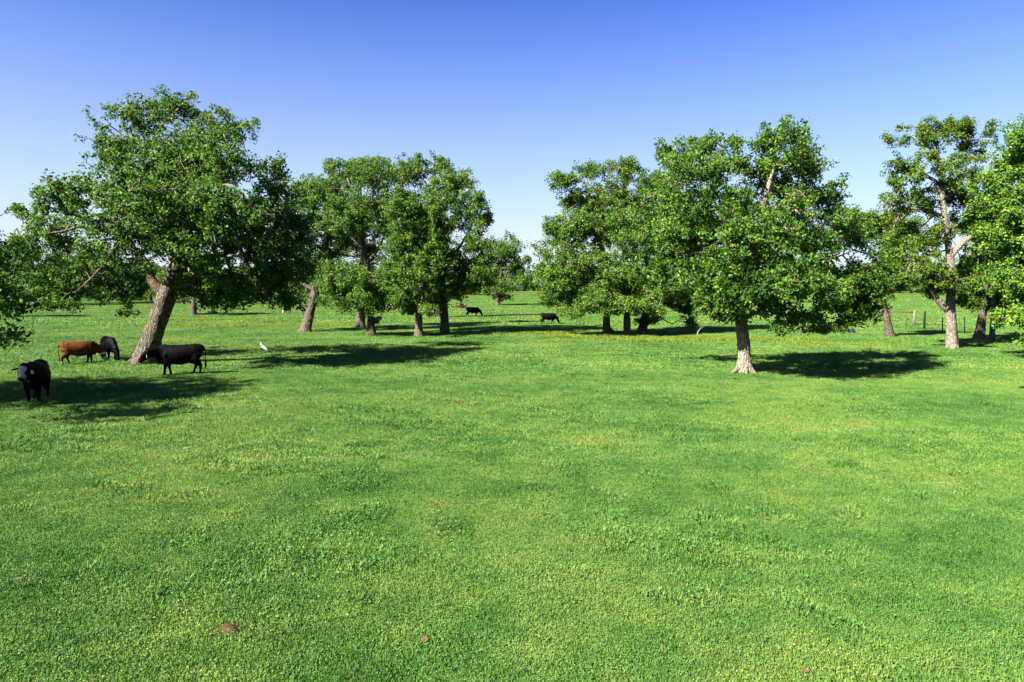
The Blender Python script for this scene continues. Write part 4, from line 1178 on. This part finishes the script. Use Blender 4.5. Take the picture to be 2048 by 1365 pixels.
for i, (u, v, w, d) in enumerate([(170, 845, .55, .6), (1908, 771, .8, .9), (1950, 796, .5, .5), (889, 670, 2.0, 1.3), (605, 665, 1.3, 1.0), (300, 733, .35, .5)]):
    rng = np.random.default_rng(300 + i); ph = rng.uniform(0, 6, 4)
    n = 28; c = at(u, v); V = [(0, 0, .012)]
    for k in range(n):
        a = 2 * PI * k / n; f = 1 + .25 * math.sin(2 * a + ph[0]) + .18 * math.sin(5 * a + ph[1]) + .1 * math.sin(9 * a + ph[2])
        x, y = w * f * math.cos(a), d * f * math.sin(a)
        V.append((x, y, float(zfun(c[0] + x, c[1] + y)) - c[2] + .008))
    o = mesh_obj('bare_soil', V, [[0, k + 1, (k + 1) % n + 1] for k in range(n)], M['soil'])
    o.location = tuple(c); o['kind'] = 'structure'

# ------------------------------------------------------------------ grass, weeds
def sward(rng, size, n, h, w, clover, lean=(0.35, 1.15), leaflet=.34):
    """leaf blades and clover leaflets standing in one square of turf"""
    xy = rng.uniform(-size / 2, size / 2, (n, 2))
    az = rng.uniform(0, 2 * PI, n); ti = rng.uniform(*lean, n)
    ax = np.column_stack([np.sin(ti) * np.cos(az), np.sin(ti) * np.sin(az), np.cos(ti)])
    H = h * rng.uniform(.55, 1.35, n)
    nr = unit(np.cross(ax, np.column_stack([-np.sin(az), np.cos(az), np.zeros(n)]) + .4 * rng.normal(0, 1, (n, 3))))
    p = np.column_stack([xy, np.zeros(n)]) + ax * (H * .5)[:, None] - [0, 0, .012]
    V1, T1 = kites(p, ax, nr, H, w * rng.uniform(.7, 1.4, n), -H * .06)
    t1 = np.repeat(np.clip(rng.beta(2.4, 2.4, n) * .97 + (rng.random(n) > .972) * .5, 0, 1), 4)
    m = int(n * clover)
    xy = rng.uniform(-size / 2, size / 2, (m, 2))
    nr = unit(np.array([0, 0, 1.0]) + .5 * rng.normal(0, 1, (m, 3)))
    ax = unit(np.cross(nr, rng.normal(0, 1, (m, 3))))
    L = h * leaflet * rng.uniform(.6, 1.2, m)
    p = np.column_stack([xy, h * rng.uniform(.3, .95, m)])
    V2, T2 = kites(p, ax, nr, L, L * .85, L * .1)
    t2 = np.repeat(np.clip(rng.normal(.36, .14, m), 0, .94), 4)
    return np.concatenate([V1, V2]), np.concatenate([T1, T2 + len(V1)]), np.concatenate([t1, t2])

def patch_collection(name, variants):
    col = bpy.data.collections.new(name)
    for i, (V, T, t) in enumerate(variants):
        me = fast_mesh('sward', V, T)
        a = me.attributes.new('tint', 'FLOAT', 'POINT'); a.data.foreach_set('value', t.astype(np.float32))
        me.materials.append(M['grass'])
        o = bpy.data.objects.new('sward', me); col.objects.link(o)
    return col

def scatter(name, pts, rot, scl, col, label, nvar):
    """one ground cover object: points carrying turf squares by geometry nodes"""
    me = bpy.data.meshes.new(name)
    me.vertices.add(len(pts)); me.vertices.foreach_set('co', np.asarray(pts, np.float32).ravel())
    rng = np.random.default_rng(1)
    a = me.attributes.new('rot', 'FLOAT_VECTOR', 'POINT'); a.data.foreach_set('vector', np.column_stack([np.zeros(len(pts)), np.zeros(len(pts)), rot]).astype(np.float32).ravel())
    a = me.attributes.new('scl', 'FLOAT_VECTOR', 'POINT'); a.data.foreach_set('vector', np.asarray(scl, np.float32).ravel())
    a = me.attributes.new('idx', 'INT', 'POINT'); a.data.foreach_set('value', rng.integers(0, nvar, len(pts)).astype(np.int32))
    o = bpy.data.objects.new(name, me); C.objects.link(o)
    ng = bpy.data.node_groups.new(name, 'GeometryNodeTree')
    ng.interface.new_socket('Geometry', in_out='INPUT', socket_type='NodeSocketGeometry')
    ng.interface.new_socket('Geometry', in_out='OUTPUT', socket_type='NodeSocketGeometry')
    n, l = ng.nodes, ng.links
    gi, go = n.new('NodeGroupInput'), n.new('NodeGroupOutput')
    ip = n.new('GeometryNodeInstanceOnPoints')
    ci = n.new('GeometryNodeCollectionInfo'); ci.inputs['Collection'].default_value = col
    ci.inputs['Separate Children'].default_value = True; ci.inputs['Reset Children'].default_value = True
    def na(nm, ty):
        q = n.new('GeometryNodeInputNamedAttribute'); q.data_type = ty; q.inputs['Name'].default_value = nm; return q.outputs['Attribute']
    l.new(gi.outputs[0], ip.inputs['Points']); l.new(ci.outputs[0], ip.inputs['Instance'])
    ip.inputs['Pick Instance'].default_value = True
    l.new(na('idx', 'INT'), ip.inputs['Instance Index'])
    l.new(na('rot', 'FLOAT_VECTOR'), ip.inputs['Rotation']); l.new(na('scl', 'FLOAT_VECTOR'), ip.inputs['Scale'])
    l.new(ip.outputs['Instances'], go.inputs[0])
    md = o.modifiers.new('scatter', 'NODES'); md.node_group = ng
    tag(o, label, 'grass', kind='stuff')
    return o

def cells(y0, y1, step, rng, margin=5.0, jit=.14):
    P = []
    y = y0
    while y < y1:
        hw = abs(y) * .78 + margin
        xs = np.arange(-hw, hw, step)
        P.append(np.column_stack([xs + rng.uniform(-jit, jit, len(xs)) * step, np.full(len(xs), y) + rng.uniform(-jit, jit, len(xs)) * step]))
        y += step
    P = np.concatenate(P)
    return np.column_stack([P, zfun(P[:, 0], P[:, 1])])

rng = np.random.default_rng(77)
def do_band(name, y0, y1, size, n, h, w, clover, label, over=.68, seed=0, nv=4, lean=(.35, 1.15)):
    r = np.random.default_rng(seed)
    col = patch_collection(name, [sward(r, size, n, h, w, clover, lean) for _ in range(nv)])
    P = cells(y0, y1, size * over, r)
    s = r.uniform(.85, 1.2, len(P)); hz = s * (.75 + .5 * (0.5 + 0.5 * np.sin(P[:, 0] * .9 + np.sin(P[:, 1] * .7) * 2) * np.sin(P[:, 1] * 1.1 + P[:, 0] * .3)))
    scatter(name, P, r.uniform(0, 6.28, len(P)), np.column_stack([s, s, hz]), col, label, nv)
do_band('grass', 4.0, 15.5, .8, 3000, .062, .0062, .25, 'short clover and grass turf filling the foreground', seed=1, lean=(.1, .85))
do_band('grass', 15.0, 33.5, 1.2, 2800, .070, .0105, .28, 'pasture grass in the middle of the field', seed=2, lean=(.25, 1.0))
do_band('grass', 33, 72, 2.6, 2200, .095, .032, .35, 'pasture grass around the oak trunks', seed=3, lean=(.5, 1.3))
do_band('grass', 71, 290, 8, 2800, .12, .10, .35, 'pasture grass of the far field', seed=4, lean=(.7, 1.45))

# taller tufts standing out of the turf, gathered in patches
def tufts():
    r = np.random.default_rng(41)
    col = patch_collection('grass_tufts', [sward(r, .30, 110, .10, .0075, .25, lean=(.1, .9)) for _ in range(4)])
    P = []
    for _ in range(52000):
        y = 5 + 50 * r.random() ** 1.15
        x = r.uniform(-1, 1) * (y * .78 + 3)
        f = math.sin(x * .55 + 1.7 * math.sin(y * .31)) * math.sin(y * .62 + math.sin(x * .27) * 2) + .5 * math.sin(x * 1.9 + y * .8) * math.sin(y * 2.3 - x)
        if f + r.normal(0, .35) > .75: P.append((x, y, float(zfun(x, y)) - .005))
    P = np.array(P)
    s = r.uniform(.55, 1.25, len(P)) * (1 + P[:, 1] * .012)
    scatter('grass_tufts', P, r.uniform(0, 6.28, len(P)), np.column_stack([s, s, s]), col, 'taller grass tufts gathered in patches on the near pasture', 4)
tufts()

# clumps of taller clover, leaf shade painted into its green, and of yellow flowering weeds
def clumps_of(name, spots, label, h, w, size, seed, colmat=None, keep=.6, nb=260, vk=1.0):
    r = np.random.default_rng(seed)
    col = patch_collection(name, [sward(r, size, nb, h, w, .9, lean=(.2, .95)) for _ in range(4)])
    if colmat:
        for o in col.objects: o.data.materials[0] = M[colmat]
    P = []
    for (u, v, ru, rv, n) in spots:
        for _ in range(max(2, int(n * keep))):
            a, b = np.clip(r.normal(0, .8, 2), -2, 2)
            P.append(at(u + a * ru, v + b * rv * vk))
    P = np.array(P)
    s = r.uniform(.6, 1.3, len(P))
    return scatter(name, P, r.uniform(0, 6.28, len(P)), np.column_stack([s, s, s]), col, label, 4)

M['clover'] = leaf_material('clover', [(0, (.020, .068, .012)), (.6, (.046, .125, .018)), (1, (.08, .165, .026))], .2, .5)  # clover green, darkened further for the shade among the taller leaves
M['weed_yellow'] = leaf_material('weed_yellow', [(0, (.08, .15, .02)), (.6, (.15, .22, .022)), (1, (.34, .34, .025))], .3, .6)
M['weed_green'] = leaf_material('weed_green', [(0, (.07, .14, .02)), (.5, (.14, .21, .026)), (1, (.24, .27, .04))], .3, .6)
DARK = [(1010, 846, 36, 5, 16), (735, 893, 40, 5, 14), (930, 918, 45, 6, 16), (735, 958, 30, 4, 10), (690, 980, 22, 4, 8), (700, 1050, 55, 10, 26), (1085, 985, 26, 5, 9), (910, 1052, 40, 9, 14), (285, 985, 34, 5, 10),
        (1720, 886, 60, 5, 22), (1850, 906, 40, 4, 12), (2020, 872, 40, 5, 16), (1435, 980, 20, 5, 8), (640, 770, 30, 3, 10), (700, 762, 40, 4, 14), (1550, 720, 40, 6, 30), (1640, 740, 80, 10, 60), (1560, 735, 30, 5, 18), (1430, 735, 40, 4, 14),
        (670, 660, 30, 2, 24), (1840, 690, 80, 6, 60), (1230, 674, 70, 4, 70), (1480, 757, 60, 6, 14), (540, 735, 70, 6, 40), (480, 700, 60, 6, 40), (1290, 680, 90, 3, 40), (800, 660, 60, 3, 30), (180, 1110, 40, 6, 6), (1600, 940, 60, 6, 14), (620, 1150, 50, 10, 6)]
clumps_of('clover_clumps', DARK, 'taller clover clumps, green darkened by painted leaf shade, dotted over the pasture', .09, .018, .5, 5, 'clover', .4, 170)
YEL = [(400, 652, 70, 4, 130), (500, 653, 50, 3, 90), (620, 652, 100, 4, 70), (440, 640, 60, 2, 40), (1430, 681, 60, 5, 110), (1380, 680, 40, 5, 70), (1180, 676, 60, 4, 60), (1560, 680, 60, 4, 40), (1310, 683, 50, 3, 40), (1090, 668, 50, 4, 50), (1660, 690, 60, 4, 30)]
clumps_of('yellow_weeds', YEL, 'bands of yellow flowering weeds across the pasture', .20, .035, 1.2, 6, 'weed_yellow', .85, 130, .45)
NEARY = [(275, 980, 50, 10, 16), (965, 935, 40, 6, 12), (740, 1065, 30, 8, 6), (355, 1000, 30, 6, 5), (1380, 1120, 40, 12, 5), (1850, 893, 30, 5, 8)]
clumps_of('yellow_clumps', NEARY, 'yellow green weed clumps scattered in the near grass', .075, .011, .5, 7, 'weed_green', .5, 130)
